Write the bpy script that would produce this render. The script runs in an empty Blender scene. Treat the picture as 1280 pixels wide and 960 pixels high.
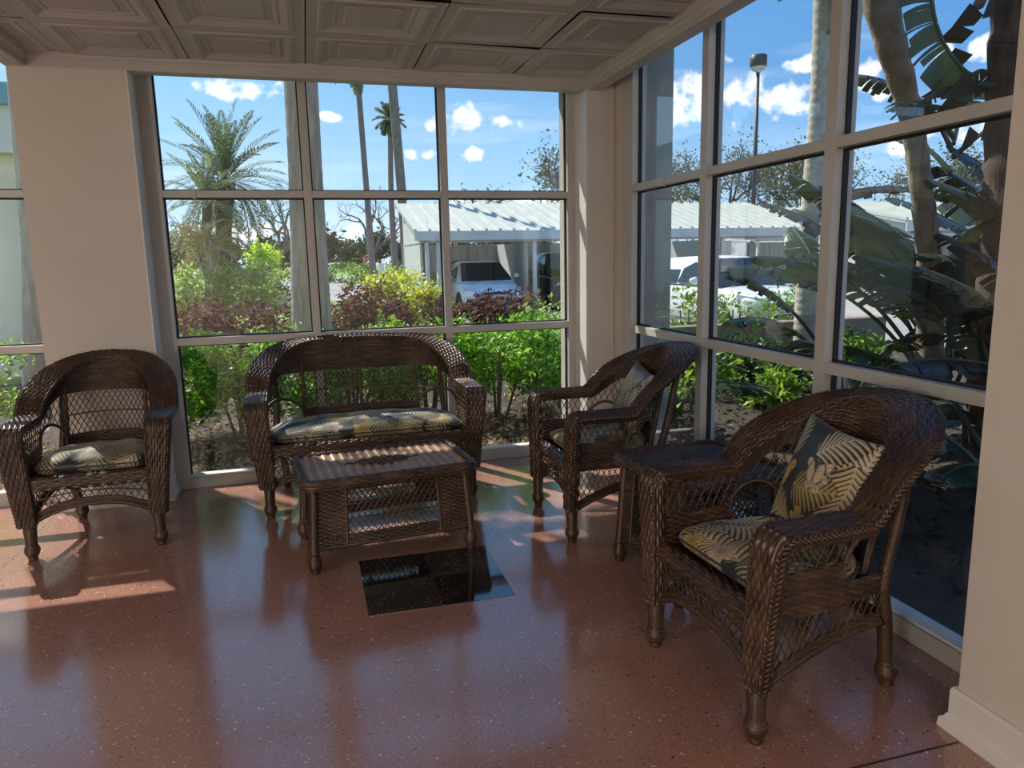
import bpy, bmesh, math, random
import numpy as np
from mathutils import Vector, Matrix
S = bpy.context.scene
COL = S.collection
PI = math.pi
RNG = np.random.default_rng(7)

# ------------------------------------------------------------------ materials
def new_mat(name):
    m = bpy.data.materials.new(name); m.use_nodes = True
    nt = m.node_tree
    return m, nt, nt.nodes, nt.links, nt.nodes['Principled BSDF']

def ramp(nt, fac, stops, interp='LINEAR'):
    r = nt.nodes.new('ShaderNodeValToRGB'); r.color_ramp.interpolation = interp
    els = r.color_ramp.elements
    while len(els) < len(stops): els.new(0.5)
    for e, (p, c) in zip(els, stops):
        e.position = p; e.color = (c[0], c[1], c[2], 1)
    nt.links.new(fac, r.inputs[0]); return r.outputs[0]

def objco(nt, scale=(1, 1, 1), kind='Object'):
    t = nt.nodes.new('ShaderNodeTexCoord'); mp = nt.nodes.new('ShaderNodeMapping')
    mp.inputs['Scale'].default_value = scale
    nt.links.new(t.outputs[kind], mp.inputs[0]); return mp.outputs[0]

def noise(nt, co, scale, detail=3, rough=.55, out='Fac'):
    n = nt.nodes.new('ShaderNodeTexNoise'); n.inputs['Scale'].default_value = scale
    n.inputs['Detail'].default_value = detail; n.inputs['Roughness'].default_value = rough
    nt.links.new(co, n.inputs['Vector']); return n.outputs[out]

def bump(nt, b, h, strength=.3, dist=.01):
    n = nt.nodes.new('ShaderNodeBump'); n.inputs['Strength'].default_value = strength
    n.inputs['Distance'].default_value = dist
    nt.links.new(h, n.inputs['Height']); nt.links.new(n.outputs[0], b.inputs['Normal'])

def noisy(name, c1, c2, scale=8, rough=.6, bmp=0, bscale=None, metal=0, spec=.5, co_scale=(1, 1, 1), lo=.3, hi=.7):
    m, nt, N, L, b = new_mat(name)
    co = objco(nt, co_scale); f = noise(nt, co, scale, 4)
    L.new(ramp(nt, f, [(lo, c1), (hi, c2)]), b.inputs['Base Color'])
    b.inputs['Roughness'].default_value = rough; b.inputs['Metallic'].default_value = metal
    b.inputs['Specular IOR Level'].default_value = spec
    if bmp: bump(nt, b, noise(nt, co, bscale or scale * 4, 4), bmp)
    return m

def foliage_mat(name, trans=.35, rough=.45, spec=.4, tint=(1.25, 1.35, .7, 1)):
    m, nt, N, L, b = new_mat(name)
    a = N.new('ShaderNodeAttribute'); a.attribute_name = 'Col'
    L.new(a.outputs['Color'], b.inputs['Base Color'])
    b.inputs['Roughness'].default_value = rough; b.inputs['Specular IOR Level'].default_value = spec
    t = N.new('ShaderNodeBsdfTranslucent')
    mul = N.new('ShaderNodeMix'); mul.data_type = 'RGBA'; mul.blend_type = 'MULTIPLY'; mul.inputs[0].default_value = 1
    L.new(a.outputs['Color'], mul.inputs[6]); mul.inputs[7].default_value = tint
    L.new(mul.outputs[2], t.inputs['Color'])
    mx = N.new('ShaderNodeMixShader'); mx.inputs[0].default_value = trans
    L.new(b.outputs[0], mx.inputs[1]); L.new(t.outputs[0], mx.inputs[2])
    L.new(mx.outputs[0], N['Material Output'].inputs[0]); return m

def wicker_mat(name, dark, mid, light):
    m, nt, N, L, b = new_mat(name)
    uv = N.new('ShaderNodeUVMap'); uv.uv_map = 'UVMap'
    sep = N.new('ShaderNodeSeparateXYZ'); L.new(uv.outputs[0], sep.inputs[0])
    fl = N.new('ShaderNodeMath'); fl.operation = 'FLOOR'; L.new(sep.outputs[1], fl.inputs[0])
    cmb = N.new('ShaderNodeCombineXYZ'); L.new(fl.outputs[0], cmb.inputs[0])
    sx = N.new('ShaderNodeMath'); sx.operation = 'MULTIPLY'; sx.inputs[1].default_value = 5.0
    L.new(sep.outputs[0], sx.inputs[0]); L.new(sx.outputs[0], cmb.inputs[1])
    wn = N.new('ShaderNodeTexWhiteNoise'); wn.noise_dimensions = '1D'; L.new(fl.outputs[0], wn.inputs['W'])
    n0 = noise(nt, cmb.outputs[0], 1.7, 2)
    mw_ = N.new('ShaderNodeMapRange'); L.new(wn.outputs['Value'], mw_.inputs[0]); mw_.inputs[3].default_value = -.07; mw_.inputs[4].default_value = .07
    aw = N.new('ShaderNodeMath'); aw.operation = 'ADD'; L.new(n0, aw.inputs[0]); L.new(mw_.outputs[0], aw.inputs[1]); n1 = aw.outputs[0]
    n2 = noise(nt, objco(nt), 7, 4)
    ad = N.new('ShaderNodeMath'); ad.operation = 'ADD'; L.new(n1, ad.inputs[0]); L.new(n2, ad.inputs[1])
    hf = N.new('ShaderNodeMath'); hf.operation = 'MULTIPLY'; hf.inputs[1].default_value = .5; L.new(ad.outputs[0], hf.inputs[0])
    L.new(ramp(nt, hf.outputs[0], [(.28, dark), (.5, mid), (.72, light)]), b.inputs['Base Color'])
    b.inputs['Roughness'].default_value = .32; b.inputs['Specular IOR Level'].default_value = .6
    return m

M = {}
M['wall'] = noisy('painted_plaster', (.58, .53, .475), (.63, .58, .52), 1.2, .75, .06, 60)
M['white_trim'] = noisy('white_trim_paint', (.68, .65, .61), (.74, .71, .67), 2, .45)
M['frame'] = noisy('painted_aluminium', (.47, .45, .42), (.53, .51, .48), 3, .35)
M['gasket'] = noisy('black_rubber_gasket', (.006, .006, .006), (.012, .012, .012), 20, .6)
M['ceiling'] = noisy('ceiling_paint', (.40, .385, .37), (.46, .445, .425), 3, .5, .03, 30)
M['ceiling_trim'] = noisy('ceiling_trim_paint', (.44, .42, .40), (.50, .48, .46), 3, .5)
M['dark_gap'] = noisy('plenum_dark', (.01, .01, .01), (.02, .02, .02), 3, .9)
M['wicker'] = wicker_mat('brown_wicker', (.015, .0072, .004), (.052, .024, .0125), (.155, .084, .044))
M['wrap'] = wicker_mat('wrapped_cane', (.024, .0115, .0055), (.060, .029, .013), (.13, .072, .031))
M['wicker_tan'] = wicker_mat('tan_woven_reed', (.16, .085, .04), (.30, .17, .08), (.42, .26, .13))
M['stucco'] = noisy('exterior_stucco', (.40, .37, .33), (.50, .46, .41), 6, .9, .5, 90)
M['cream_stucco'] = noisy('cream_stucco', (.80, .74, .58), (.84, .78, .63), 2, .9, .2, 60)
M['green_metal'] = noisy('green_roof_metal', (.17, .38, .34), (.22, .44, .40), 3, .5)
M['concrete'] = noisy('concrete', (.20, .155, .11), (.27, .215, .16), 5, .9, .3, 60)
M['asphalt'] = noisy('asphalt', (.30, .27, .26), (.40, .365, .35), 1.2, .9, .2, 80)
M['paint_line'] = noisy('pavement_paint', (.55, .55, .53), (.66, .66, .64), 8, .8)
M['grass'] = noisy('grass', (.13, .24, .03), (.26, .38, .06), .5, .9, .5, 12)
M['soil'] = noisy('mulch_soil', (.035, .025, .018), (.075, .054, .038), 9, .95, .6, 60)
M['royal_trunk'] = noisy('grey_palm_bark', (.30, .28, .255), (.50, .475, .435), 5, .9, .6, 24, co_scale=(4, 4, .7))
M['thin_trunk'] = noisy('brown_palm_bark', (.16, .13, .11), (.27, .22, .19), 6, .9, .5, 20, co_scale=(2, 2, .8))
M['pale_trunk'] = noisy('pale_palm_bark', (.38, .34, .28), (.60, .55, .47), 7, .9, .5, 20, co_scale=(2, 2, 1.5))
M['dark_trunk'] = noisy('dark_fibrous_bark', (.045, .036, .030), (.12, .096, .08), 9, .95, .8, 30, co_scale=(2, 2, .5))
M['brown_trunk'] = noisy('leaf_scarred_bark', (.22, .165, .13), (.42, .33, .26), 8, .95, .8, 30)
M['bark'] = noisy('grey_bark', (.11, .095, .08), (.2, .175, .15), 6, .95, .4, 30)
M['leaf'] = foliage_mat('glossy_leaf', .45, .38, .5)
M['leaf_dull'] = foliage_mat('dull_leaf', .22, .7, .25, (1.2, 1.05, .75, 1))
M['leaf_big'] = foliage_mat('broad_banana_leaf', .12, .34, .6)
M['roof_metal'] = noisy('pale_ribbed_roof_metal', (.52, .53, .46), (.60, .61, .54), 2, .5)
M['carport_paint'] = noisy('carport_grey_paint', (.50, .51, .50), (.58, .59, .58), 2, .7)
M['carport_white'] = noisy('carport_white_paint', (.55, .55, .54), (.62, .62, .61), 2, .6)
M['carport_dark'] = noisy('carport_soffit_grey', (.40, .40, .40), (.46, .46, .46), 2, .8)
M['car_white'] = noisy('white_car_paint', (.84, .86, .88), (.87, .89, .91), 1, .15)
M['car_dark'] = noisy('black_car_paint', (.012, .013, .016), (.018, .02, .024), 1, .15)
M['car_glass'] = noisy('dark_car_glass', (.012, .016, .022), (.02, .026, .034), 1, .05)
M['car_trim'] = noisy('black_car_plastic', (.012, .012, .013), (.022, .022, .024), 4, .5)
M['tyre'] = noisy('tyre_rubber', (.012, .012, .012), (.02, .02, .02), 5, .8)
M['alloy'] = noisy('wheel_alloy', (.40, .41, .42), (.48, .49, .50), 5, .3, metal=.8)
M['lamp_clear'] = noisy('headlamp_lens', (.42, .44, .46), (.55, .57, .6), 5, .08)
M['pole'] = noisy('dark_bronze_pole', (.045, .042, .04), (.07, .066, .062), 3, .5)
M['red_sign'] = noisy('red_sign_face', (.42, .02, .03), (.48, .03, .04), 3, .45)
M['white_sign'] = noisy('white_sign_face', (.72, .72, .70), (.78, .78, .76), 3, .5)
M['grey_letters'] = noisy('dark_grey_lettering', (.07, .075, .075), (.09, .095, .095), 3, .6)

def fabric():
    m, nt, N, L, b = new_mat('tropical_print_fabric')
    a = N.new('ShaderNodeAttribute'); a.attribute_name = 'Col'
    L.new(a.outputs['Color'], b.inputs['Base Color'])
    b.inputs['Roughness'].default_value = .5; b.inputs['Specular IOR Level'].default_value = .6
    b.inputs['Sheen Weight'].default_value = .15
    bump(nt, b, noise(nt, objco(nt), 500, 2), .12, .002)
    return m
M['fabric'] = fabric()

def glass_mat():
    m, nt, N, L, b = new_mat('window_glass')
    N.remove(b)
    tr = N.new('ShaderNodeBsdfTransparent'); tr.inputs[0].default_value = (.93, .95, .95, 1)
    gl = N.new('ShaderNodeBsdfGlossy'); gl.inputs['Roughness'].default_value = .004
    gl.inputs['Color'].default_value = (1, 1, 1, 1)
    ge = N.new('ShaderNodeNewGeometry')
    dt = N.new('ShaderNodeVectorMath'); dt.operation = 'DOT_PRODUCT'; L.new(ge.outputs['Incoming'], dt.inputs[0]); L.new(ge.outputs['Normal'], dt.inputs[1])
    def mm(op, a, b):
        n = N.new('ShaderNodeMath'); n.operation = op
        for i, x in enumerate((a, b)):
            if isinstance(x, (int, float)): n.inputs[i].default_value = x
            elif x is not None: L.new(x, n.inputs[i])
        return n.outputs[0]
    c = mm('ABSOLUTE', dt.outputs['Value'], None)
    fr = mm('ADD', .043, mm('MULTIPLY', .957, mm('POWER', mm('SUBTRACT', 1.0, c), 5.0)))     # one face of the pane
    fr = mm('DIVIDE', mm('MULTIPLY', 2.0, fr), mm('ADD', 1.0, fr))                            # both faces
    mx = N.new('ShaderNodeMixShader'); L.new(fr, mx.inputs[0])
    L.new(tr.outputs[0], mx.inputs[1]); L.new(gl.outputs[0], mx.inputs[2])
    L.new(mx.outputs[0], N['Material Output'].inputs[0]); return m
M['glass'] = glass_mat()

def terrazzo(name, base_lo, base_hi, chips, rough=.135):
    m, nt, N, L, b = new_mat(name)
    co = objco(nt)
    big = noise(nt, co, 1.3, 4)
    col = ramp(nt, big, [(.35, base_lo), (.65, base_hi)])
    for (scale, frac, cols, seed) in chips:
        v = N.new('ShaderNodeTexVoronoi'); v.inputs['Scale'].default_value = scale
        mp = N.new('ShaderNodeMapping'); mp.inputs['Location'].default_value = (seed, seed * 2.1, 0)
        L.new(co, mp.inputs[0]); L.new(mp.outputs[0], v.inputs['Vector'])
        sep = N.new('ShaderNodeSeparateColor'); L.new(v.outputs['Color'], sep.inputs[0])
        hue = ramp(nt, sep.outputs[1], [(i / max(1, len(cols)), c) for i, c in enumerate(cols)], 'CONSTANT')
        a = N.new('ShaderNodeMath'); a.operation = 'LESS_THAN'; a.inputs[1].default_value = frac
        L.new(sep.outputs[0], a.inputs[0])
        d = N.new('ShaderNodeMath'); d.operation = 'LESS_THAN'; d.inputs[1].default_value = .42
        L.new(v.outputs['Distance'], d.inputs[0])
        mu = N.new('ShaderNodeMath'); mu.operation = 'MULTIPLY'; L.new(a.outputs[0], mu.inputs[0]); L.new(d.outputs[0], mu.inputs[1])
        mx = N.new('ShaderNodeMix'); mx.data_type = 'RGBA'
        L.new(mu.outputs[0], mx.inputs[0]); L.new(col, mx.inputs[6]); L.new(hue, mx.inputs[7]); col = mx.outputs[2]
    L.new(col, b.inputs['Base Color'])
    rn = noise(nt, co, 2.5, 3)
    rr = N.new('ShaderNodeMapRange'); rr.inputs[3].default_value = rough * .8; rr.inputs[4].default_value = rough * 1.35
    L.new(rn, rr.inputs[0]); L.new(rr.outputs[0], b.inputs['Roughness'])
    b.inputs['IOR'].default_value = 2.0
    return m
M['terrazzo'] = terrazzo('pink_terrazzo', (.315, .165, .125), (.385, .205, .155), [
    (170, .55, [(.42, .20, .145), (.27, .11, .08), (.40, .20, .16), (.33, .13, .09)], 0.0),
    (120, .16, [(.52, .36, .28), (.46, .25, .18), (.22, .095, .07)], 3.3),
    (85, .028, [(.66, .54, .45), (.07, .045, .04), (.56, .42, .34)], 7.1)])
M['black_terrazzo'] = terrazzo('black_terrazzo', (.006, .006, .007), (.010, .010, .011), [(110, .02, [(.25, .2, .18)], 1.0)], .05)
M['speckled_terrazzo'] = terrazzo('speckled_dark_terrazzo', (.030, .027, .022), (.045, .040, .032), [
    (110, .35, [(.11, .09, .065), (.16, .11, .07), (.05, .05, .045)], 2.0), (70, .03, [(.3, .22, .16)], 5.0)], .06)
M['joint'] = noisy('dark_divider_strip', (.03, .022, .018), (.05, .036, .03), 9, .5)

# ------------------------------------------------------------------ mesh helpers
def link(o, parent=None):
    COL.objects.link(o)
    if parent is not None: o.parent = parent
    return o

class MB:
    """collects vertices, faces and per-vertex colour / uv for ONE mesh object"""
    def __init__(s): s.v = []; s.f4 = []; s.f3 = []; s.n = 0; s.c = []; s.uv = []; s.ng = []
    def add(s, v, quads=None, tris=None, col=None, uv=None, ngons=None):
        v = np.asarray(v, float).reshape(-1, 3); k = len(v)
        s.v.append(v)
        if quads is not None and len(quads): s.f4.append(np.asarray(quads, int) + s.n)
        if tris is not None and len(tris): s.f3.append(np.asarray(tris, int) + s.n)
        if ngons: s.ng += [[i + s.n for i in g] for g in ngons]
        s.c.append(np.broadcast_to(np.asarray((1, 1, 1) if col is None else col, float), (k, 3)))
        s.uv.append(np.zeros((k, 2)) if uv is None else np.asarray(uv, float).reshape(-1, 2))
        s.n += k; return s
    def box(s, x0, x1, y0, y1, z0, z1, m=None):
        v = np.array([(x, y, z) for z in (z0, z1) for y in (y0, y1) for x in (x0, x1)], float)
        if m is not None: v = np.array([m @ Vector(p) for p in v])
        return s.add(v, [(0, 2, 3, 1), (4, 5, 7, 6), (0, 1, 5, 4), (2, 6, 7, 3), (0, 4, 6, 2), (1, 3, 7, 5)])
    def poly(s, pts): return s.add(pts, ngons=[list(range(len(pts)))])
    def prism(s, pts, d):
        """closed polygon pts extruded by the vector d"""
        p = np.asarray(pts, float); k = len(p)
        return s.add(np.vstack([p, p + np.asarray(d, float)]), [(i, (i + 1) % k, k + (i + 1) % k, k + i) for i in range(k)],
                     ngons=[list(range(k))[::-1], list(range(k, 2 * k))])
    def grid(s, P, wrap_v=False, wrap_u=False, col=None, uv=None, flip=False):
        P = np.asarray(P, float); n, m = P.shape[:2]
        i = np.arange(n if wrap_u else n - 1)[:, None]; j = np.arange(m if wrap_v else m - 1)[None, :]
        a = i * m + j; b = ((i + 1) % n) * m + j; c = ((i + 1) % n) * m + (j + 1) % m; d = i * m + (j + 1) % m
        q = np.stack([a, b, c, d], -1).reshape(-1, 4)
        if flip: q = q[:, ::-1]
        return s.add(P.reshape(-1, 3), q, col=None if col is None else np.asarray(col).reshape(-1, 3), uv=uv)
    def tube(s, pts, r, sides=6, caps=True, sid=0., col=None, squash=None):
        p = np.asarray(pts, float); n = len(p)
        r = np.broadcast_to(np.asarray(r, float), (n,))
        t = np.gradient(p, axis=0); t /= np.linalg.norm(t, axis=1)[:, None] + 1e-12
        ref = np.array([0, 0, 1.]) if abs(t[:, 2]).mean() < .8 else np.array([1., 0, 0])
        a = np.cross(t, ref); a /= np.linalg.norm(a, axis=1)[:, None] + 1e-12
        b = np.cross(t, a)
        th = np.arange(sides) * 2 * PI / sides
        P = p[:, None] + r[:, None, None] * (np.cos(th)[None, :, None] * a[:, None] + np.sin(th)[None, :, None] * b[:, None])
        L = np.concatenate([[0], np.cumsum(np.linalg.norm(np.diff(p, axis=0), axis=1))])
        uv = np.stack([np.repeat(L, sides), np.full(n * sides, sid + .5)], 1)
        k = s.n; s.grid(P, wrap_v=True, col=None if col is None else np.broadcast_to(col, (n * sides, 3)), uv=uv)
        if caps: s.ng += [[k + j for j in range(sides)], [k + (n - 1) * sides + j for j in range(sides)][::-1]]
        return s
    def lathe(s, prof, cx, cy, z0=0, sides=16, m=None):
        prof = np.asarray(prof, float); th = np.arange(sides) * 2 * PI / sides
        P = np.stack([cx + prof[:, :1] * np.cos(th), cy + prof[:, :1] * np.sin(th), z0 + np.repeat(prof[:, 1:], sides, 1)], -1)
        if m is not None: P = np.array([[m @ Vector(q) for q in row] for row in P])
        k = s.n; n = len(prof); s.grid(P, wrap_v=True)
        s.ng += [[k + j for j in range(sides)][::-1], [k + (n - 1) * sides + j for j in range(sides)]]
        return s
    def build(s, name, mat, parent=None, smooth=False, bevel=0, **props):
        me = bpy.data.meshes.new(name)
        V = np.vstack(s.v)
        loops = []; starts = []; tot = 0; sizes = []
        for arr, k in ((s.f4, 4), (s.f3, 3)):
            if arr:
                a = np.vstack(arr); loops.append(a.ravel()); sizes.append(np.full(len(a), k)); 
        for g in s.ng: loops.append(np.array(g)); sizes.append(np.array([len(g)]))
        loops = np.concatenate(loops); sizes = np.concatenate(sizes)
        starts = np.concatenate([[0], np.cumsum(sizes)[:-1]])
        me.vertices.add(len(V)); me.vertices.foreach_set('co', V.astype(np.float32).ravel())
        me.loops.add(len(loops)); me.loops.foreach_set('vertex_index', loops.astype(np.int32))
        me.polygons.add(len(sizes)); me.polygons.foreach_set('loop_start', starts.astype(np.int32))
        me.update(calc_edges=True)
        me.polygons.foreach_set('use_smooth', np.full(len(sizes), bool(smooth)))
        C = np.vstack(s.c)
        if (C != 1).any():
            at = me.color_attributes.new('Col', 'FLOAT_COLOR', 'POINT')
            at.data.foreach_set('color', np.hstack([C, np.ones((len(C), 1))]).astype(np.float32).ravel())
        U = np.vstack(s.uv)
        if U.any():
            ul = me.uv_layers.new(name='UVMap'); ul.data.foreach_set('uv', U[loops].astype(np.float32).ravel())
        me.validate()
        o = bpy.data.objects.new(name, me); me.materials.append(M[mat] if isinstance(mat, str) else mat)
        link(o, parent)
        if bevel:
            bm = bmesh.new(); bm.from_mesh(me)
            bmesh.ops.remove_doubles(bm, verts=bm.verts, dist=1e-5)
            bmesh.ops.bevel(bm, geom=[e for e in bm.edges if len(e.link_faces) == 2 and e.calc_face_angle(0) > .5], offset=bevel, segments=2, affect='EDGES', profile=.6)
            bm.to_mesh(me); bm.free()
        for k, v in props.items(): o[k] = v
        return o

def empty(name, loc=(0, 0, 0), rz=0, label=None, cat=None, group=None, kind=None):
    o = bpy.data.objects.new(name, None); o.empty_display_size = .1
    o.location = loc; o.rotation_euler = (0, 0, rz); link(o)
    return tag(o, label, cat, group, kind)
def tag(o, label=None, cat=None, group=None, kind=None):
    for k, v in (('label', label), ('category', cat), ('group', group), ('kind', kind)):
        if v: o[k] = v
    return o
def copy_tree(o, parent=None):
    c = o.copy(); COL.objects.link(c)
    if parent is not None: c.parent = parent
    for ch in list(o.children): copy_tree(ch, c)
    return c
def smoothstep(x):
    x = np.clip(x, 0, 1); return x * x * (3 - 2 * x)
def bez(p, n=24):
    """smooth curve through the points p (Catmull-Rom)"""
    p = np.asarray(p, float)
    q = np.vstack([2 * p[0] - p[1], p, 2 * p[-1] - p[-2]]); out = []
    per = max(2, n // (len(p) - 1))
    for i in range(len(p) - 1):
        a, b, c, d = q[i:i + 4]
        t = np.linspace(0, 1, per, endpoint=False)[:, None]
        out.append(.5 * (2 * b + (c - a) * t + (2 * a - 5 * b + 4 * c - d) * t ** 2 + (3 * b - a - 3 * c + d) * t ** 3))
    return np.vstack(out + [p[-1:]])

# ------------------------------------------------------------------ woven surfaces
def normals_of(P):
    du = np.gradient(P, axis=0); dv = np.gradient(P, axis=1)
    n = np.cross(du, dv); return n / (np.linalg.norm(n, axis=2)[..., None] + 1e-12)
_row = [0]
def weave(mb, f, length, height, row=.0105, stake=.027, r=.0056, a=.0046, sub=4, alt=1):
    """a sheet of horizontal strands woven over and under upright stakes; f(u, v) gives the middle surface"""
    R = max(2, int(round(height / row))); K = max(2, int(round(length / stake)))
    u = np.linspace(0, 1, K * sub + 1); v = np.linspace(0, 1, R * 4 + 1)
    U, Vv = np.meshgrid(u, v, indexing='ij')
    P = f(U, Vv); Nn = normals_of(P)
    q = Vv * R; ri = np.minimum(np.floor(q + 1e-9), R - 1); fr = np.clip(q - ri, 0, 1)
    h = np.sin(PI * fr); edge = (np.abs(q - np.round(q)) < 1e-6)
    w = np.cos(PI * U * K + PI * ri * alt) * (np.where(edge, 0, 1) if alt else 1)
    if not alt: h = .35 + .65 * h
    uv = np.stack([(U * length).ravel(), (q + _row[0] + np.where(edge & (ri > 0), .0, 0)).ravel()], 1)
    _row[0] += R + 1
    for sgn in (1, -1):
        d = a * w * np.sqrt(np.maximum(h, 0)) + sgn * (r * h + .0004)
        mb.grid(P + Nn * d[..., None], uv=uv, flip=sgn < 0)
    return mb
def weave_sweep(mb, pos, W, N, hw, th, row=.0122, stake=.032, r=.0062, a=.0042, power=5., cap=True):
    """strands running along a path round a flat rounded band of half width hw and half thickness th"""
    L = np.concatenate([[0], np.cumsum(np.linalg.norm(np.diff(pos, axis=0), axis=1))])
    K = max(2, int(round(L[-1] / stake))); s = np.linspace(0, L[-1], K * 4 + 1)
    ip = lambda x: np.stack([np.interp(s, L, x[:, i]) for i in range(3)], 1)
    pos, W, N = ip(pos), ip(W), ip(N); hw = np.interp(s, L, hw); th = np.interp(s, L, th)
    W /= np.linalg.norm(W, axis=1)[:, None]; N /= np.linalg.norm(N, axis=1)[:, None]
    hm, tm = hw.mean(), th.mean()
    tt = np.linspace(0, 2 * PI, 721)
    cx = np.sign(np.cos(tt)) * np.abs(np.cos(tt)) ** (2 / power); cy = np.sign(np.sin(tt)) * np.abs(np.sin(tt)) ** (2 / power)
    per = np.concatenate([[0], np.cumsum(np.hypot(np.diff(cx * hm), np.diff(cy * tm)))])
    R = max(8, 2 * int(round(per[-1] / row / 2))); q = np.arange(R * 4) / 4
    x = np.interp(q / R * per[-1], per, cx); y = np.interp(q / R * per[-1], per, cy)
    nx = np.sign(x) * np.abs(x) ** (power - 1) / hm; ny = np.sign(y) * np.abs(y) ** (power - 1) / tm
    nl = np.hypot(nx, ny); nx /= nl; ny /= nl
    ri = np.floor(q + 1e-9); h = np.sin(PI * (q - ri))
    d = r * h[None] + a * np.sqrt(np.maximum(h, 0))[None] * np.cos(PI * K * (s / s[-1])[:, None] + PI * ri[None])
    X = hw[:, None] * x[None] + d * nx[None]; Y = th[:, None] * y[None] + d * ny[None]
    P = pos[:, None] + X[..., None] * W[:, None] + Y[..., None] * N[:, None]
    uv = np.stack([np.repeat(s, R * 4), np.tile(q, len(s)) + _row[0]], 1); _row[0] += R + 1
    k = mb.n; mb.grid(P, wrap_v=True, uv=uv, flip=True)
    if cap:
        m = R * 4; mb.ng += [[k + j for j in range(m)], [k + (len(s) - 1) * m + j for j in range(m)][::-1]]
    return mb
def plait(mb, pos, A, B, w=.011, d=.005, r=.0062, pitch=.05, strands=3, sides=6):
    """a flat braid along pos; A is its width direction, B its thickness direction"""
    L = np.concatenate([[0], np.cumsum(np.linalg.norm(np.diff(pos, axis=0), axis=1))])
    n = int(L[-1] / pitch * 12) + 2; s = np.linspace(0, L[-1], n)
    ip = lambda x: np.stack([np.interp(s, L, x[:, i]) for i in range(3)], 1)
    p, a, b = ip(pos), ip(A), ip(B)
    for k in range(strands):
        ph = 2 * PI * (s / pitch + k / strands)
        q = p + a * (w * np.sin(ph))[:, None] + b * (d * np.sin(2 * ph))[:, None]
        _row[0] += 1; mb.tube(q, r, sides, sid=_row[0])
    return mb
def twist(mb, pos, A, B, rad=.006, r=.0055, pitch=.035, sides=5): 
    L = np.concatenate([[0], np.cumsum(np.linalg.norm(np.diff(pos, axis=0), axis=1))])
    n = int(L[-1] / pitch * 8) + 2; s = np.linspace(0, L[-1], n)
    ip = lambda x: np.stack([np.interp(s, L, x[:, i]) for i in range(3)], 1)
    p, a, b = ip(pos), ip(A), ip(B)
    for k in range(2):
        ph = 2 * PI * s / pitch + PI * k
        _row[0] += 1; mb.tube(p + a * (rad * np.cos(ph))[:, None] + b * (rad * np.sin(ph))[:, None], r, sides, sid=_row[0])
    return mb
def lattice(mb, f, l0, l1, z0, z1, ok, pitch=.031, rise=1.75, r=.0026, sides=5):
    """crossing slanted canes on the surface f(l, z), kept where ok(l, z)"""
    H = z1 - z0; zz = np.linspace(z0, z1, max(8, int(H / .009)))
    for sg in (1, -1):
        st = np.arange(l0 - H / rise, l1 + H / rise, pitch)
        for s0 in st:
            l = s0 + (zz - z0) / rise if sg > 0 else s0 + (z1 - zz) / rise
            g = (l >= l0) & (l <= l1) & ok(l, zz)
            idx = np.nonzero(g)[0]
            if len(idx) < 3: continue
            for run in np.split(idx, np.nonzero(np.diff(idx) > 1)[0] + 1):
                if len(run) < 3: continue
                _row[0] += 1; mb.tube(f(l[run], zz[run], sg * .0022), r, sides, sid=_row[0], caps=False)
    return mb
def wrapped(mb, pts, r, ring=.0055, sides=12, amp=.0012):
    """a pole wound round and round with flat cane"""
    p = np.asarray(pts, float); L = np.concatenate([[0], np.cumsum(np.linalg.norm(np.diff(p, axis=0), axis=1))])
    r = np.broadcast_to(np.asarray(r, float), (len(p),))
    n = max(4, int(L[-1] / ring)) * 3 + 1; s = np.linspace(0, L[-1], n)
    q = np.stack([np.interp(s, L, p[:, i]) for i in range(3)], 1)
    rr = np.interp(s, L, r) + amp * np.cos(2 * PI * np.arange(n) / 3)
    k = mb.n; mb.tube(q, rr, sides)
    u = mb.uv[-1]; u[:] = np.stack([np.tile(np.arange(sides) * .02, n), np.repeat(np.arange(n) // 3, sides) + _row[0] + .5], 1); _row[0] += n
    return mb

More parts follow.
